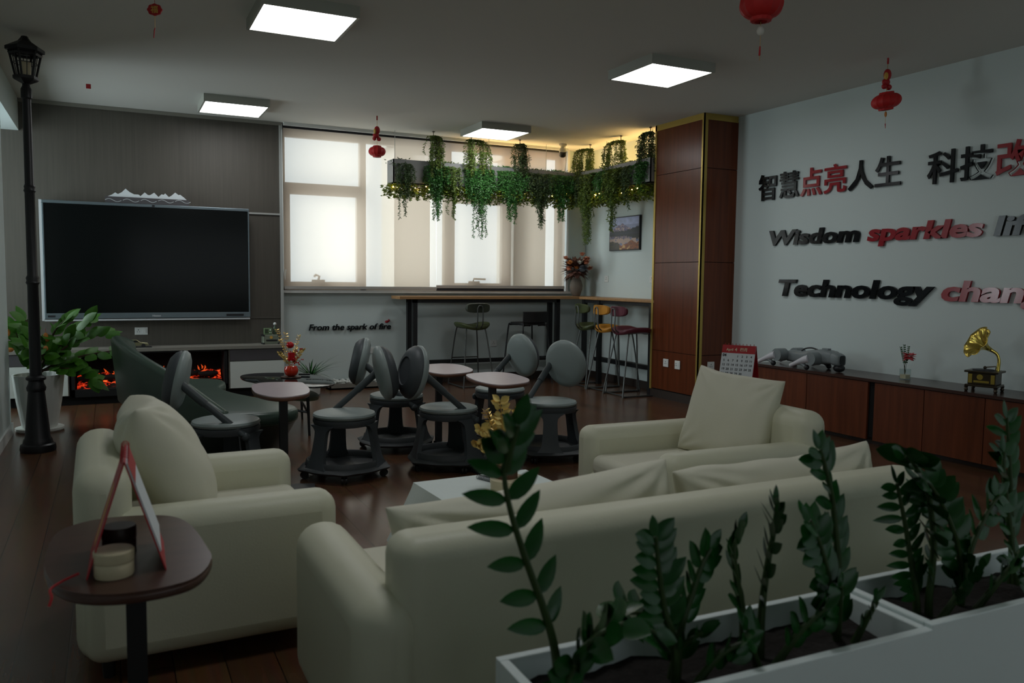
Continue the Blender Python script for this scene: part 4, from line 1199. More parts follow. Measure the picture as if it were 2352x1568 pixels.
def sofa():
    t = thing('sofa', (1.525, 2.17, 0), 0, 'cream two seat sofa seen from behind in front of the white planters', 'sofa')
    w, d = .935, .40
    rbox(-w + .03, w - .03, -d + .02, d - .03, .07, .32, .02, 'base', 'cream_leather', t)
    rbox(-w - .10, -w + .065, -d - .01, d - .04, .06, .545, .075, 'arm', 'cream_leather', t)
    rbox(w - .065, w + .10, -d - .01, d - .04, .06, .545, .075, 'arm', 'cream_leather', t)
    rbox(-w, w, -d, -d + .16, .05, .68, .055, 'backrest', 'cream_leather', t)
    for k in (-1, 1):
        x0, x1 = (-w + .07, -.004) if k < 0 else (.004, w - .07)
        rbox(x0, x1, -d + .15, d - .005, .30, .42, .045, 'seat_cushion', 'cream_cushion', t)
    for sx in (-1, 1):
        for sy in (-1, 1):
            MB().cyl((sx * (w - .09), sy * (d - .08), 0), (sx * (w - .09), sy * (d - .08), .07), .018, .022).build('leg', 'black_steel', t)
sofa()
def cushion(M, w, h, th, label, seed, name='cushion', wr=.012, ear=.0):
    """soft pillow in local x (width) z (height), thickness y, with pinched corners and creases"""
    n = 30; vs = []; fs = []
    def P(i, j, s):
        u = -1 + 2 * i / n; v = -1 + 2 * j / n
        u = math.sin(u * PI / 2) * .5 + u * .5; v = math.sin(v * PI / 2) * .5 + v * .5
        x = w / 2 * u * (1 - .05 * (1 - v * v) * abs(u) ** 3)
        z = h / 2 * v * (1 - .06 * (1 - u * u) * abs(v) ** 3)
        e = max(0, (1 - u * u) * (1 - v * v))
        f = e ** .38
        k = noise.noise(Vector((x * 6 + seed, z * 6, s * 3 + seed))) + .5 * noise.noise(Vector((x * 17 + seed, z * 6 + x * 5, 2)))
        r_ = 0.
        for cx, cz in ((-1, -1), (1, -1), (-1, 1), (1, 1)):
            d = math.hypot((u - cx), (v - cz)); a = math.atan2(v - cz, u - cx)
            r_ += math.sin(a * 13 + seed) * math.exp(-(d / .55) ** 2)
        return (x + wr * .5 * noise.noise(Vector((x * 5, z * 5, seed))), s * (th / 2 * f + wr * (k + .9 * r_) * min(1, e * 6)), z + wr * .7 * noise.noise(Vector((x * 5, z * 5, seed + 9))))
    for s in (-1, 1):
        o = len(vs)
        vs += [P(i, j, s) for j in range(n + 1) for i in range(n + 1)]
        for j in range(n):
            for i in range(n):
                a = o + j * (n + 1) + i
                q = (a, a + 1, a + n + 2, a + n + 1)
                fs.append(q if s < 0 else q[::-1])
    me = bpy.data.meshes.new(name); me.from_pydata(vs, [], fs)
    bm = bmesh.new(); bm.from_mesh(me); bmesh.ops.remove_doubles(bm, verts=bm.verts, dist=.0008); bmesh.ops.recalc_face_normals(bm, faces=bm.faces); bm.to_mesh(me); bm.free()
    me.polygons.foreach_set('use_smooth', [True] * len(me.polygons))
    me.materials.append(MATS['cream_cushion'])
    o = bpy.data.objects.new(name, me); COL.objects.link(o); o.matrix_world = M
    k = o.modifiers.new('sub', 'SUBSURF'); k.levels = 1; k.render_levels = 1
    tag(o, label, 'cushion', 'loose cream cushions')
    return o
def pose(x, y, z, rz, tilt, roll=0): return Matrix.Translation((x, y, z)) @ Matrix.Rotation(rz, 4, 'Z') @ Matrix.Rotation(tilt, 4, 'X') @ Matrix.Rotation(roll, 4, 'Y')
cushion(pose(.17, 3.25, .615, R(92), R(-26), R(3)), .54, .50, .27, 'plump creased cushion leaning inside the left cream armchair', 1, wr=.016)
cushion(pose(2.83, 3.20, .612, R(-72), R(-18), R(5)), .50, .47, .20, 'square cushion standing in the right cream armchair below the calendar', 4)
cushion(pose(1.125, 2.04, .502, R(0), R(-8), R(-3.4)), .94, .43, .24, 'long back cushion on the left half of the sofa', 7, wr=.02)
cushion(pose(2.05, 2.04, .498, R(0), R(-8), R(-1.5)), .90, .43, .24, 'long back cushion on the right half of the sofa', 9, wr=.02)

# ------------------------------------------------------------------ cloth covered coffee table and what lies on it
def cloth_table():
    t = thing('cloth_coffee_table', (1.475, 3.02, 0), R(2), 'low coffee table in front of the sofa', 'coffee table')
    w, d, z = .28, .34, .40
    MB().box(-w, w, -d, d, z - .03, z).build('table_top', 'walnut_top', t, smooth=False)
    for sx in (-1, 1):
        for sy in (-1, 1):
            MB().box(sx * (w - .03) - .02, sx * (w - .03) + .02, sy * (d - .03) - .02, sy * (d - .03) + .02, 0, z - .03).build('leg', 'black_steel', t, smooth=False)
    n = 100; o = []
    def rect(k, wave, zz, q):
        out_ = []
        per = [(-1, -1), (1, -1), (1, 1), (-1, 1)]
        for e in range(4):
            a, b = per[e], per[(e + 1) % 4]
            for i in range(25):
                u = i / 25; x = (a[0] + (b[0] - a[0]) * u) * (w + k); y = (a[1] + (b[1] - a[1]) * u) * (d + k)
                s = wave * math.sin((e * 25 + i) * 2 * PI / 12.5 + q); nx, ny = ((0, -1), (1, 0), (0, 1), (-1, 0))[e]
                out_.append((x + nx * s, y + ny * s, zz))
        return out_
    rs = [rect(-.27, 0, z + .004, 0), rect(-.02, 0, z + .004, 0), rect(.004, 0, z + .001, 0), rect(.012, .002, z - .03, 0), rect(.045, .012, z - .14, .4), rect(.085, .02, z - .27, .8)]
    cl = MB().rings(rs, True, False)
    cl.add([rs[0][0], rs[0][25], rs[0][50], rs[0][75]], [(0, 1, 2, 3)])
    c = cl.build('tablecloth', 'cloth_white', None, ang=50)
    c.location = (1.475, 3.02, 0); c.rotation_euler = (0, 0, R(2)); tag(c, 'white cloth draped over the low table in front of the sofa', 'tablecloth')
cloth_table()
def notebook():
    t = thing('spiral_notebook', (1.545, 3.27, .4045), R(20), 'open white spiral notebook lying on the white tablecloth', 'notebook')
    MB().box(-.07, .07, -.05, .05, 0, .008).build('pages', 'paper_white', t, smooth=False)
    s = MB()
    for i in range(12):
        y = -.045 + .09 * i / 11
        s.tube([(-.07 + .012 * math.cos(a), y, .008 + .010 * math.sin(a)) for a in [2 * PI * k / 10 for k in range(11)]], .0014, 5)
    s.build('spiral_binding', 'ink_black', t)
    w = MB()
    for i in range(5): w.box(-.04, .05 - .01 * (i % 3), -.035 + i * .016, -.033 + i * .016, .008, .0085)
    w.build('written_lines', 'stool_seat', t, smooth=False)
notebook()
def cake_box():
    t = thing('round_gift_tin', (1.50, 3.05, .4045), 0, 'cream round tin under the wood slice pot on the tablecloth', 'tin')
    MB().lathe([(.075, 0), (.078, .006), (.078, .038), (.001, .038)], 36).build('tin_body', 'tin_cream', t)
    MB().lathe([(.080, .034), (.081, .052), (.076, .056), (.001, .056)], 36).build('lid', 'tin_cream', t)
    o = MB().box(-.02, .02, -.012, .012, 0, .018).build('eraser', 'tin_cream', None, smooth=False, bevel=.006)
    o.location = (1.385, 3.04, .4045); tag(o, 'tiny cream block lying left of the round tin on the cloth', 'block')
cake_box()
gold_arrangement((1.49, 3.06, .461), .98, 'gold leaf arrangement with red berries in a wood slice pot', 'bark')

# ------------------------------------------------------------------ desk calendars
def calendar(loc, rz, label, printed):
    t = thing('desk_calendar', loc, rz, label, 'calendar', 'red tent desk calendars')
    w, h, b = .115, .27, .085
    L = math.hypot(h, b); ang = math.atan2(b, h)
    # local: front page faces -y
    F = Matrix.Translation((0, -b, 0)) @ Matrix.Rotation(-ang, 4, 'X')
    B = Matrix.Translation((0, b, 0)) @ Matrix.Rotation(ang, 4, 'X')
    MB().box(-w, w, -.0015, .0015, 0, L, F).build('front_board', 'red_card', t, smooth=False)
    MB().box(-w, w, -.0015, .0015, 0, L, B).build('back_board', 'red_card', t, smooth=False)
    pb = MB().box(-w + .002, w - .002, -.006, -.0016, L * .17, L * .985, F).build('page_block', 'paper_white', t, smooth=False)
    mh = MB().box(-w + .002, w - .002, -.0066, -.0060, L * .80, L * .985, F).build('month_header', 'red_card', pb, smooth=False)
    sp_ = MB()
    for i in range(9):
        x = -w * .85 + w * 1.7 * i / 8
        sp_.tube([(x, .009 * math.cos(a), h + .002 + .009 * math.sin(a)) for a in [2 * PI * k / 10 for k in range(11)]], .0012, 5)
    sp_.build('ring_binding', 'red_card', t)
    if printed:
        def put(meshes, nm, m):
            V = MB()
            for me, M in meshes:
                V.add([v.co for v in me.vertices], [tuple(p.vertices) for p in me.polygons], M)
            V.build(nm, m, pb, smooth=False)
        ms = []; d = 1
        for r_ in range(5):
            for c in range(7):
                k = r_ * 7 + c
                if k < 3 or d > 30: continue
                me = text_mesh(str(d), .021, .0003, 0, .0004, 'CENTER')
                ms.append((me, F @ Matrix.Translation((-w * .80 + c * w * .265, -.0066, L * (.70 - .105 * r_))) @ Matrix.Rotation(R(90), 4, 'X'))); d += 1
        me = text_mesh('04', .026, .0003, 0, .0012, 'CENTER')
        ms.append((me, F @ Matrix.Translation((-w * .80, -.0066, L * .715)) @ Matrix.Rotation(R(90), 4, 'X')))
        put(ms, 'date_print', 'ink_black')
        ms = []
        for tx, sz, x, z in (('4', .032, -.018, .85), ('April', .024, -.060, .855), ('四月', .026, .035, .86)):
            ms.append((text_mesh(tx, sz, .0003, 0, .0006, 'CENTER'), F @ Matrix.Translation((x, -.0072, L * z)) @ Matrix.Rotation(R(90), 4, 'X')))
        put(ms, 'header_print', 'tin_cream')
        g = MB().box(.070, .088, -.0026, -.0016, L * .045, L * .105, F)
        for i in range(12): g.box(-.02 + i * .0072, -.015 + i * .0072, -.0024, -.0016, L * .085, L * .105, F)
        for i in range(9): g.box(.0 + i * .0072, .004 + i * .0072, -.0024, -.0016, L * .05, L * .065, F)
        g.build('footer_print', 'gold_paint', t, smooth=False)
    return t
calendar((3.80, 4.22, .602), R(-60), 'red and white tent calendar showing dates, behind the right armchair cushion', True)
calR = calendar((.022, 2.20, .591), R(88.5), 'red tent calendar seen edge on, on the walnut side table', False)
MB().tube(spline([(-.12, .10, .02), (-.12, .135, .006), (-.16, .155, .004), (-.19, .15, -.004), (-.20, .155, -.02)], 5), .003, 6).build('red_ribbon', 'red_card', calR)
MB().box(-.02, .04, -.0026, -.0016, .05, .20, Matrix.Translation((0, .085, 0)) @ Matrix.Rotation(math.atan2(.085, .27), 4, 'X') @ Matrix.Translation((0, .004, 0))).build('gold_emblem', 'gold_paint', calR, smooth=False)
def round_tin(x, y, z, r, h, m, label):
    t = thing('round_tin', (x, y, z), 0, label, 'tin')
    MB().lathe([(r * .97, 0), (r, .004), (r, h * .52), (r * .97, h * .55)], 32).build('tin_body', m, t)
    MB().lathe([(r * 1.0, h * .57), (r * 1.02, h * .6), (r * 1.02, h * .95), (r * .96, h), (.001, h)], 32).build('lid', m, t)
round_tin(-.008, 2.10, .591, .044, .062, 'tin_cream', 'cream round tin in front of the dark one on the walnut table')
round_tin(.005, 2.25, .591, .040, .075, 'tin_dark', 'dark brown round tin inside the tent calendar on the walnut table')

# ------------------------------------------------------------------ right wall cabinet
def sideboard():
    t = thing('sideboard', (0, 0, 0), 0, 'long low reddish brown sideboard along the right wall', 'sideboard')
    xf, yl, yr = 5.47, 5.88, 1.2
    XR = 5.896
    MB().box(xf - .012, XR, yr, yl, .512, .535).build('counter_top', 'cabinet_top', t, smooth=False)
    MB().box(xf + .02, XR, yr, yl - .01, .06, .512).build('carcass', 'black_gap', t, smooth=False)
    MB().box(xf + .0, XR, yl - .022, yl - .004, .02, .512).build('end_panel', 'cabinet_wood', t, smooth=False)
    MB().box(xf + .06, XR, yr, yl - .03, 0, .06).build('plinth', 'skirting_brown', t, smooth=False)
    ys = [5.86, 5.21, 4.565, 4.505, 4.06, 3.585, 3.12, 2.65, 2.2, 1.75, 1.22]
    for i, (a, b) in enumerate(zip(ys[:-1], ys[1:])):
        if abs(a - b) < .1: continue
        MB().box(xf, xf + .018, b + .003, a - .003, .04, .506).build('door', 'cabinet_wood', t, smooth=False)
sideboard()
def robot():
    t = thing('robot_dog', (5.60, 5.36, .535), R(-90), 'grey and white four legged robot lying on the sideboard', 'robot')
    # local x: head direction (+x -> world -y); y: towards wall (+)... front of photo side = -y
    body = []
    for x, w, z0, z1 in ((-.20, .05, .06, .13), (-.17, .065, .045, .145), (0, .068, .04, .15), (.10, .075, .05, .17), (.20, .08, .055, .185), (.28, .075, .06, .18), (.33, .06, .065, .165)):
        o = superell(w, (z1 - z0) / 2, 4, 28); body.append([(x, y, (z0 + z1) / 2 + z) for y, z in o])
    MB().rings(body).build('body', 'robot_grey', t, ang=50)
    hd = []
    for x, w, z0, z1 in ((.30, .055, .07, .165), (.36, .062, .055, .165), (.40, .055, .055, .15), (.41, .045, .065, .14)):
        o = superell(w, (z1 - z0) / 2, 4, 24); hd.append([(x, y, (z0 + z1) / 2 + z) for y, z in o])
    MB().rings(hd).build('head', 'robot_grey', t, ang=50)
    MB().prism(superell(.04, .03, 4, 20), 0, .006, Matrix.Translation((.408, 0, .105)) @ Matrix.Rotation(R(90), 4, 'Y')).build('face_plate', 'robot_dark', t)
    MB().ball((.38, 0, .035), (.05, .05, .035), 14).build('chin_sensor', 'robot_dark', t)
    MB().tube(spline([(-.05, 0, .15), (0, 0, .175), (.07, 0, .185), (.14, 0, .172)], 5), .007, 8).build('carry_handle', 'robot_dark', t)
    MB().box(.20, .27, -.02, .02, .18, .195).build('top_bump', 'robot_grey', t, smooth=False, bevel=.005)
    for hx in (-.20, .20):
        for sy in (-1, 1):
            y = sy * .115
            MB().cyl((hx, sy * .06, .105), (hx, sy * .158, .105), .058, seg=24).build('hip_motor', 'robot_grey', t)
            kx = hx - .245
            th_ = MB().tube(spline([(hx - .02, y + sy * .02, .105), (hx - .12, y + sy * .02, .075), (kx, y + sy * .02, .022)], 5), [.042, .040, .037, .034, .031, .027, .024, .021, .019, .018, .017], 14).build('thigh', 'robot_white', t)
            MB().tube(spline([(kx, y + sy * .02, .018), (kx + .06, y + sy * .02, .045), (kx + .13, y + sy * .02, .052), (kx + .185, y + sy * .02, .024)], 4), [.013, .014, .015, .015, .016, .016, .016, .016, .016, .016, .016, .016, .018], 12).build('shank', 'robot_grey', th_)
            MB().ball((kx + .19, y + sy * .02, .024), .024, 14).build('foot', 'robot_dark', th_)
robot()
def flower_glass():
    t = thing('flower_vase', (5.70, 4.41, .535), 0, 'small square glass vase with pink flower on the sideboard', 'vase')
    MB().box(-.03, .03, -.03, .03, 0, .008).box(-.03, .03, -.03, -.027, 0, .085).box(-.03, .03, .027, .03, 0, .085).box(-.03, -.027, -.03, .03, 0, .085).box(.027, .03, -.03, .03, 0, .085).build('glass_vase', 'pane_glass', t, smooth=False)
    MB().box(-.026, .026, -.026, .026, .008, .04).build('vase_filling', 'tin_cream', t, smooth=False)
    MB().tube(spline([(0, 0, .03), (-.005, .005, .10), (0, -.01, .17)], 4), .0025, 6).build('stem', 'stem_brown', t)
    rr = random.Random(2); p = MB()
    for i in range(46):
        a = rr.uniform(0, 2 * PI); e = rr.uniform(-.7, .9); 
        d = Vector((math.cos(a), math.sin(a), e)).normalized()
        p.leaf(Vector((0, -.03, .19)) + d * .01, d, (0, 0, 1), rr.uniform(.035, .052), .034, 3, .2)
    p.build('petals', 'flower_pink', t)
    g = MB()
    for k, (x, y, z) in enumerate(((0, .05, .25), (0, .02, .27), (.0, -.02, .26))):
        for i in range(9):
            u = .3 + .7 * i / 8
            for s in (-1, 1): g.leaf((x * u, y * u, .08 + (z - .08) * u), (s * .3, s * .8, .4), (1, 0, .5), .022, .014, 2)
        g.tube([(0, 0, .05), (x * .5, y * .5, .16), (x, y, z)], .0015, 5)
    g.build('leaf_sprigs', 'plant_leaf', t)
flower_glass()
def gramophone():
    t = thing('gramophone', (5.64, 3.71, .535), R(-72), 'small antique style gramophone with brass horn on the sideboard', 'gramophone')
    MB().box(-.105, .105, -.09, .09, .035, .05).box(-.09, .09, -.075, .075, .05, .135).box(-.11, .11, -.095, .095, .135, .15).build('case', 'old_bronze', t, smooth=False, bevel=.004)
    for sx in (-1, 1):
        for sy in (-1, 1): MB().lathe([(.008, 0), (.014, .01), (.010, .025), (.016, .036)], 12, Matrix.Translation((sx * .095, sy * .08, 0))).build('foot', 'old_bronze', t)
    o = MB().box(-.05, .05, -.078, -.075, .065, .08).lathe([(.022, 0), (.02, .004)], 18, Matrix.Translation((-.01, -.075, .105)) @ Matrix.Rotation(R(90), 4, 'X')).box(-.085, -.06, -.078, -.075, .06, .125).box(.06, .085, -.078, -.075, .06, .125)
    o.build('brass_relief', 'brass_horn', t, smooth=False)
    MB().lathe([(.07, .150), (.07, .156), (.001, .156)], 32, Matrix.Translation((-.01, 0, 0))).build('turntable', 'ink_black', t)
    MB().tube([(.06, .03, .15), (.06, .03, .18), (.0, -.005, .172)], .005, 8).ball((0, -.005, .17), .012, 10).build('tone_arm', 'old_bronze', t)
    P = spline([(.07, .04, .15), (.075, .04, .22), (.06, .035, .27), (.02, .02, .30)], 6)
    MB().tube(P, [.014 - .004 * math.sin(PI * i / (len(P) - 1)) for i in range(len(P))], 12).build('horn_pipe', 'brass_horn', t)
    n = 48; rs = []
    D = Vector((-.62, -.62, .48)).normalized(); u = D.cross(Vector((0, 0, 1))).normalized(); v = u.cross(D)
    c0 = Vector((.02, .02, .30))
    for k in range(9):
        q = k / 8; r = .014 + .105 * q ** 1.7; l = .125 * q ** .8
        rs.append([tuple(c0 + D * (l - .012 * q * q * abs(math.cos(4 * a))) + (u * math.cos(a) + v * math.sin(a)) * r * (1 + .09 * q * (abs(math.cos(4 * a)) - .4))) for a in [2 * PI * i / n for i in range(n)]])
    MB().rings(rs, True, False).build('horn', 'brass_horn', t, ang=70, solid=.0015)
gramophone()

# ------------------------------------------------------------------ bouquet on the counter corner
def bouquet():
    t = thing('bouquet_vase', (5.50, 9.24, 1.089), 0, 'grey stone vase with dried flower bouquet on the counter corner', 'vase')
    MB().lathe([(.045, 0), (.055, .01), (.082, .09), (.085, .14), (.07, .20), (.052, .225), (.058, .24), (.05, .238)], 28).build('vase', 'vase_stone', t)
    rr = random.Random(12); st = MB(); lf = MB()
    C = Vector((0, 0, .40))
    for i in range(190):
        a = rr.uniform(0, 2 * PI); e = rr.uniform(-.7, 1.3)
        d = Vector((math.cos(a), math.sin(a) * .8, e)).normalized()
        lf.leaf(C + d * rr.uniform(.03, .10) + Vector((0, 0, -.05)), d, (-d.x, -d.y, 1), rr.uniform(.09, .16), .050, 3, .15)
    for i in range(12):
        a = rr.uniform(0, 2 * PI); st.tube([(0, 0, .2), (math.cos(a) * .08, math.sin(a) * .06, .36)], .003, 5)
    lf.build('dry_leaves', 'dry_leaf', t); st.build('stems', 'stem_brown', t)
    def bloom(p, r, m, nm):
        b = MB()
        for i in range(22):
            a = rr.uniform(0, 2 * PI); e = rr.uniform(-.3, 1); d = Vector((math.cos(a), math.sin(a), e)).normalized()
            b.leaf(Vector(p), d, (0, 0, 1), r, r * .8, 2, .2)
        b.ball(p, r * .55, 8)
        b.build(nm, m, t)
    for p, r, m in (((-.03, -.11, .44), .032, 'flower_white'), ((.09, -.10, .40), .034, 'flower_white'), ((.06, -.12, .49), .04, 'flower_peach'), ((.06, -.12, .44), .036, 'flower_peach'), ((.13, -.08, .37), .04, 'flower_peach'), ((-.14, -.07, .44), .035, 'flower_orange'), ((-.15, -.06, .36), .036, 'flower_peach'), ((.03, -.08, .55), .03, 'flower_peach'), ((-.06, -.10, .37), .026, 'flower_orange'), ((-.17, -.02, .50), .03, 'flower_peach'), ((.0, -.13, .36), .058, 'flower_slate')):
        bloom((p[0] * 1.05, p[1] * 1.15, p[2]), r * 1.5, m, 'bloom')
bouquet()

# ------------------------------------------------------------------ street lamp and potted tree at the left
def street_lamp():
    t = thing('street_lamp', (-.506, 6.84, 0), R(12), 'tall black decorative street lamp standing at the left', 'street lamp')
    MB().lathe([(.115, 0), (.12, .02), (.115, .05), (.10, .06), (.095, .085), (.085, .10), (.055, .44), (.062, .45), (.065, .47), (.052, .50), (.05, .52), (.066, .53), (.066, .545), (.045, .56)], 24).build('base', 'lantern_black', t)
    MB().lathe([(.040, .55), (.036, 1.22), (.046, 1.235), (.040, 1.25), (.044, 1.27), (.034, 1.29), (.033, 1.88), (.040, 1.895), (.034, 1.91), (.038, 1.925), (.030, 1.94), (.028, 2.54), (.036, 2.55), (.036, 2.61), (.026, 2.63), (.022, 2.665)], 20).build('post', 'lantern_black', t)
    hexa = lambda r, z: [(r * math.cos(PI / 3 * i), r * math.sin(PI / 3 * i), z) for i in range(6)]
    MB().rings([hexa(.022, 2.645), hexa(.075, 2.672), hexa(.082, 2.68), hexa(.082, 2.70), hexa(.066, 2.70)]).build('lantern_floor', 'lantern_black', t, smooth=False)
    f = MB()
    for i in range(6):
        a = PI / 3 * i; c, s = math.cos(a), math.sin(a)
        f.cyl((.066 * c, .066 * s, 2.70), (.102 * c, .102 * s, 2.875), .008, seg=6)
        a2 = a + PI / 6; k = math.cos(PI / 6)
        c2, s2 = math.cos(a2) * k, math.sin(a2) * k
        f.cyl((.066 * c2, .066 * s2, 2.70), (.102 * c2, .102 * s2, 2.875), .003, seg=5)
        b = PI / 3 * (i + 1)
        f.cyl((.085 * c, .085 * s, 2.79), (.085 * math.cos(b), .085 * math.sin(b), 2.79), .003, seg=5)
        f.cyl((.098 * c, .098 * s, 2.855), (.098 * math.cos(b), .098 * math.sin(b), 2.855), .012, seg=5)
    f.build('lantern_frame', 'lantern_black', t)
    MB().cyl((0, 0, 2.70), (0, 0, 2.80), .035, seg=16).build('lamp_bulb_tube', 'tin_cream', t)
    MB().rings([hexa(.102, 2.868), hexa(.125, 2.872), hexa(.125, 2.895), hexa(.118, 2.90), hexa(.05, 2.94), hexa(.042, 2.945), hexa(.024, 2.97), hexa(.022, 2.978)]).build('lantern_roof', 'lantern_black', t, smooth=False)
street_lamp()
def potted_tree():
    t = thing('potted_tree', (-.555, 7.74, 0), 0, 'leafy green tree in a white fluted pot behind the street lamp', 'plant')
    n = 72; rs = []
    for r, z in ((.125, .03), (.13, .04), (.165, .25), (.185, .44), (.188, .47), (.175, .47), (.165, .42)):
        rs.append([((r * (1 + .018 * math.cos(24 * a))) * math.cos(a), (r * (1 + .018 * math.cos(24 * a))) * math.sin(a), z) for a in [2 * PI * i / n for i in range(n)]])
    MB().rings(rs).build('fluted_pot', 'pot_white', t, ang=60)
    MB().lathe([(.17, 0), (.18, .012), (.18, .03), (.12, .03)], 40).build('saucer', 'pot_white', t)
    MB().lathe([(.165, .43), (.001, .435)], 24).build('soil', 'soil', t)
    br = [[(0, 0, .42), (.02, 0, .6), (.0, .02, .75), (-.08, .05, .92)], [(.0, 0, .5), (.12, -.04, .62), (.28, -.06, .74), (.50, -.05, .80)], [(.0, 0, .48), (.15, -.03, .56), (.35, -.05, .62), (.60, -.06, .66)],
          [(0, 0, .55), (.08, -.06, .70), (.14, -.10, .84), (.22, -.12, .93)], [(0, 0, .45), (-.06, .05, .58), (-.12, .08, .70), (-.16, .10, .82)], [(.02, 0, .5), (.16, -.08, .52), (.30, -.12, .50), (.42, -.14, .42)], [(0, 0, .5), (.05, -.10, .60), (.02, -.16, .68), (-.05, -.2, .72)], [(.02, 0, .52), (.14, -.02, .66), (.24, -.02, .80), (.36, -.02, .90)]]
    rr = random.Random(8); st = MB(); lf = MB(); ll = MB()
    for k, b in enumerate(br):
        P = spline(b, 6); st.tube(P, [.010 * (1 - .7 * i / len(P)) + .002 for i in range(len(P))], 7)
        for i in range(4, len(P), 2):
            for s in (-1, 1):
                a = rr.uniform(-.6, .6)
                tg = (P[i] - P[i - 1]).normalized(); sd = tg.cross(Vector((0, 0, 1))).normalized() * s
                d = sd * .7 + tg * .6 + Vector((0, 0, rr.uniform(-.55, .5)))
                (ll if (k in (0, 3) and i > 9) else lf).leaf(P[i], d, (rr.uniform(-.5, .5), -1.0, .7), rr.uniform(.13, .19), rr.uniform(.075, .10), 5, rr.uniform(.05, .3), .18)
        (ll if k in (0, 3) else lf).leaf(P[-1], P[-1] - P[-2], (0, -.6, 1), .14, .07, 5, .15, .18)
    lf.build('foliage', 'plant_leaf_light', t); ll.build('young_leaves', 'plant_leaf_light', t); st.build('branches', 'stem_brown', t)
    r_ = thing('red_ornament', (-.48, 7.55, .80), 0, 'red festive ornament hanging in the leaves of the potted tree', 'ornament')
    MB().ball((0, 0, 0), (.018, .018, .028), 10).ball((.012, -.008, -.03), (.018, .014, .018), 10).ball((0, 0, -.10), (.022, .022, .022), 10).build('red_figure', 'flower_orange', r_)
    MB().tube([(0, 0, -.12), (0, 0, .06)], .0015, 5).build('string', 'red_card', r_)
    r2_ = thing('red_ornament', (-.76, 7.74, .82), 0, 'red festive ornament on the tree, half hidden by the left wall', 'ornament')
    MB().ball((0, 0, 0), (.02, .02, .03), 10).ball((.01, -.01, -.14), (.03, .02, .02), 10).build('red_figure', 'flower_orange', r2_)
    MB().tube([(0, 0, -.15), (0, 0, .06)], .0015, 5).build('string', 'red_card', r2_)
potted_tree()

# ------------------------------------------------------------------ white planters with ZZ plants in the foreground
PZ = .50
def planter_box(x0, x1, y0, y1, z, label):
    t = thing('planter_box', ((x0 + x1) / 2, (y0 + y1) / 2, 0), R(-1.2), label, 'planter', 'white planter boxes behind the sofa')
    w, d, th = (x1 - x0) / 2, (y1 - y0) / 2, .022
    b = MB()
    b.box(-w, w, -d, -d + th, 0, z).box(-w, w, d - th, d, 0, z).box(-w, -w + th, -d + th, d - th, 0, z).box(w - th, w, -d + th, d - th, 0, z).box(-w + th, w - th, -d + th, d - th, 0, .05)
    b.build('box', 'planter_white', t, smooth=False, bevel=.003, bseg=2)
    n = 40; vs = []; fs = []
    for j in range(9):
        for i in range(n + 1):
            x = -w + th + (2 * w - 2 * th) * i / n; y = -d + th + (2 * d - 2 * th) * j / 8
            vs.append((x, y, z - .062 + .022 * noise.noise(Vector((x * 9, y * 9, 3))) + .008 * noise.noise(Vector((x * 40, y * 40, 1)))))
    for j in range(8):
        for i in range(n):
            a = j * (n + 1) + i; fs.append((a, a + 1, a + n + 2, a + n + 1))
    MB().add(vs, fs).build('soil', 'soil', t)
planter_box(.712, 1.70, 1.215, 1.500, PZ, 'white planter box of dark soil at the bottom edge of the view')
planter_box(1.704, 2.72, 1.20, 1.495, PZ + .008, 'white planter box at the right edge, behind the first one')

def zz(name_label, stalks, seed, m='plant_leaf'):
    """stalks: list of (points, leaf pairs, leaf length, leaf width, upness)"""
    x0, y0 = stalks[0][0][0][0], stalks[0][0][0][1]
    t = thing('zz_plant', (x0, y0, PZ - .07), 0, name_label, 'plant', 'glossy zz plants in the white planters')
    rr = random.Random(seed)
    lf = MB(); st = MB(); O = Vector((x0, y0, PZ - .07))
    for (pts, n, L, W, upn, start) in stalks:
        P = [p - O for p in spline([Vector(p) for p in pts], 8)]
        N = len(P)
        st.tube(P, [.0095 * (1 - .72 * i / N) + .0012 for i in range(N)], 8)
        tot = N - 1; ph = rr.uniform(0, 1.2)
        for k in range(n):
            u = start + (1 - start) * (k + .5) / n
            i = min(N - 2, int(u * tot)); fr = u * tot - i
            p = P[i].lerp(P[i + 1], fr); tg = (P[i + 1] - P[i]).normalized()
            ax = Vector((math.cos(ph), math.sin(ph) * .8, 0)); ax = (ax - tg * ax.dot(tg)).normalized()
            for s in (-1, 1):
                l = 1.18 * L * (1 - .35 * max(0, u - .75) * 4 * .6) * rr.uniform(.85, 1.12)
                d = ax * s * (1 - upn * .5) + tg * (.35 + upn * .6) + Vector((rr.uniform(-.15, .15), rr.uniform(-.2, .2), rr.uniform(-.1, .1)))
                fn = ax.cross(tg); fn = fn * (-1 if fn.y > 0 else 1)
                nn = fn * .85 + tg * .45 + Vector((rr.uniform(-.3, .3), -.1, rr.uniform(0, .3)))
                lf.leaf(p, d, nn, l, 1.15 * W * rr.uniform(.9, 1.1), 6, .12, .22)
            ph += rr.uniform(-.35, .35)
        lf.leaf(P[-1], P[-1] - P[-2], (0, -1, .4), L * .8, W * .8, 6, .1, .22)
    lf.build('leaves', m, t); st.build('stalks', 'stem_green', t)
Y0 = 1.36
def q(l, y=Y0, dy=0): return [(x, y + dy * i, z) for i, (x, z) in enumerate(l)]
zz('tall sparse zz plant stalk rising in front of the gold arrangement', [(q([(.79, .43), (.776, .56), (.749, .653), (.709, .756), (.675, .854), (.659, .932), (.668, .99)]), 7, .078, .028, .25, .22),
    ([(.661, 1.36, .94), (.664, 1.345, .985), (.672, 1.33, 1.03)], 3, .080, .042, .45, .1)], 1)
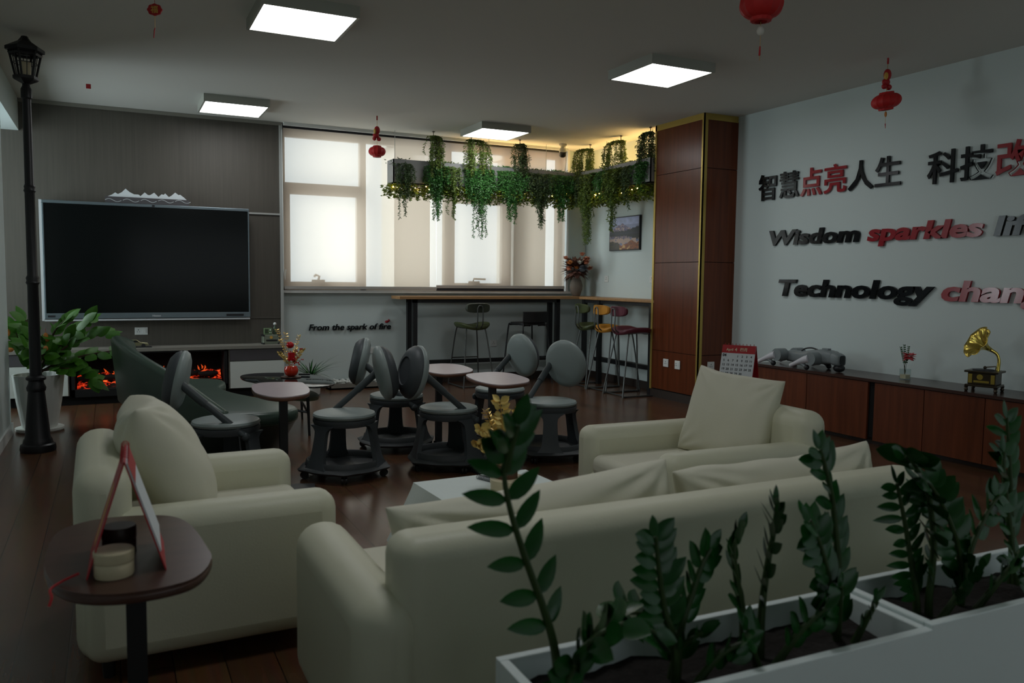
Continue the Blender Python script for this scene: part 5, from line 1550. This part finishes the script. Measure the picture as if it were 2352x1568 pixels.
zz('low drooping zz plant at the left end of the first planter', [([(.79, 1.33, .44), (.80, 1.33, .54), (.84, 1.31, .60), (.90, 1.29, .625), (.96, 1.28, .60)], 6, .075, .044, .1, .25), ([(.80, 1.36, .44), (.85, 1.36, .55), (.91, 1.37, .61), (.99, 1.37, .60)], 6, .075, .044, .1, .25), ([(.78, 1.32, .44), (.765, 1.30, .52), (.775, 1.28, .57)], 3, .06, .036, .2, .3)], 2)
zz('upright zz plant with stacked leaves, left of the short one', [(q([(1.075, .43), (1.065, .53), (1.034, .604), (1.012, .692), (.996, .774)], 1.36, -.006), 10, .060, .032, .35, .28), ([(1.08, 1.38, .43), (1.09, 1.37, .50), (1.12, 1.33, .55)], 3, .06, .036, .2, .3)], 3)
zz('short leaning zz plant in the middle of the first planter', [(q([(1.085, .43), (1.094, .545), (1.121, .618), (1.146, .68), (1.171, .715)], 1.37, 0), 7, .062, .034, .4, .25), ([(1.10, 1.33, .43), (1.15, 1.31, .50), (1.20, 1.29, .53)], 3, .065, .038, .1, .3)], 4)
zz('narrow zz plant right of the middle of the first planter', [(q([(1.285, .43), (1.278, .541), (1.255, .636), (1.246, .697), (1.263, .739)], 1.38, 0), 7, .058, .032, .5, .25), ([(1.285, 1.33, .43), (1.25, 1.32, .50), (1.22, 1.30, .55)], 3, .06, .034, .2, .3)], 5)
zz('zz plant with feathered slim leaves beside the drooping one', [(q([(1.325, .43), (1.325, .544), (1.338, .653), (1.354, .732), (1.358, .788)], 1.37, 0), 10, .062, .024, .45, .25), ([(1.33, 1.33, .43), (1.38, 1.30, .52), (1.43, 1.28, .57)], 5, .06, .036, .2, .25)], 6)
zz('dense drooping zz plant at the right end of the first planter', [(q([(1.565, .43), (1.541, .48), (1.505, .596), (1.457, .698), (1.413, .761)], 1.36, -.01), 12, .062, .036, .2, .3), ([(1.56, 1.36, .43), (1.53, 1.33, .52), (1.50, 1.30, .60)], 5, .058, .034, .2, .3)], 7)
zz('tallest zz plant of the first planter, crossing the sofa back', [(q([(1.575, .43), (1.578, .52), (1.576, .618), (1.563, .70), (1.545, .79), (1.520, .86), (1.502, .905)], 1.38, 0), 9, .068, .032, .45, .25), ([(1.58, 1.33, .43), (1.60, 1.31, .50), (1.61, 1.29, .55)], 3, .055, .03, .2, .3)], 8)
zz('comb shaped zz plant at the left of the second planter', [(q([(1.862, .44), (1.852, .50), (1.83, .581), (1.795, .70), (1.760, .80)], 1.37, 0), 12, .066, .020, .1, .2)], 9)
zz('large arching dark zz plant over the sofa end', [(q([(1.88, .44), (1.869, .50), (1.868, .632), (1.83, .77), (1.77, .85), (1.72, .883)], 1.35, -.006), 14, .070, .042, .15, .25), ([(1.88, 1.32, .44), (1.93, 1.30, .52), (1.97, 1.28, .58)], 5, .06, .036, .2, .3)], 10)
zz('arching zz plant second from the left in the second planter', [(q([(2.02, .44), (2.005, .50), (1.977, .616), (1.90, .735), (1.83, .806)], 1.36, -.006), 12, .064, .038, .2, .25)], 11)
zz('upright pale zz plant in the middle of the second planter', [(q([(2.02, .44), (2.02, .50), (2.04, .60), (2.095, .695), (2.135, .735)], 1.36, -.004), 8, .066, .034, .4, .25), ([(2.04, 1.33, .44), (2.08, 1.30, .52), (2.12, 1.28, .58)], 4, .06, .034, .3, .3)], 12)
zz('zz plant cut by the right edge of the view', [(q([(2.29, .44), (2.278, .50), (2.24, .643), (2.205, .78), (2.20, .84)], 1.38, 0), 9, .066, .032, .35, .25), (q([(2.30, .44), (2.29, .58), (2.265, .764), (2.235, .93)], 1.40, 0), 9, .066, .030, .35, .3), ([(2.28, 1.34, .44), (2.22, 1.32, .50), (2.18, 1.30, .54)], 3, .06, .034, .2, .3)], 13)
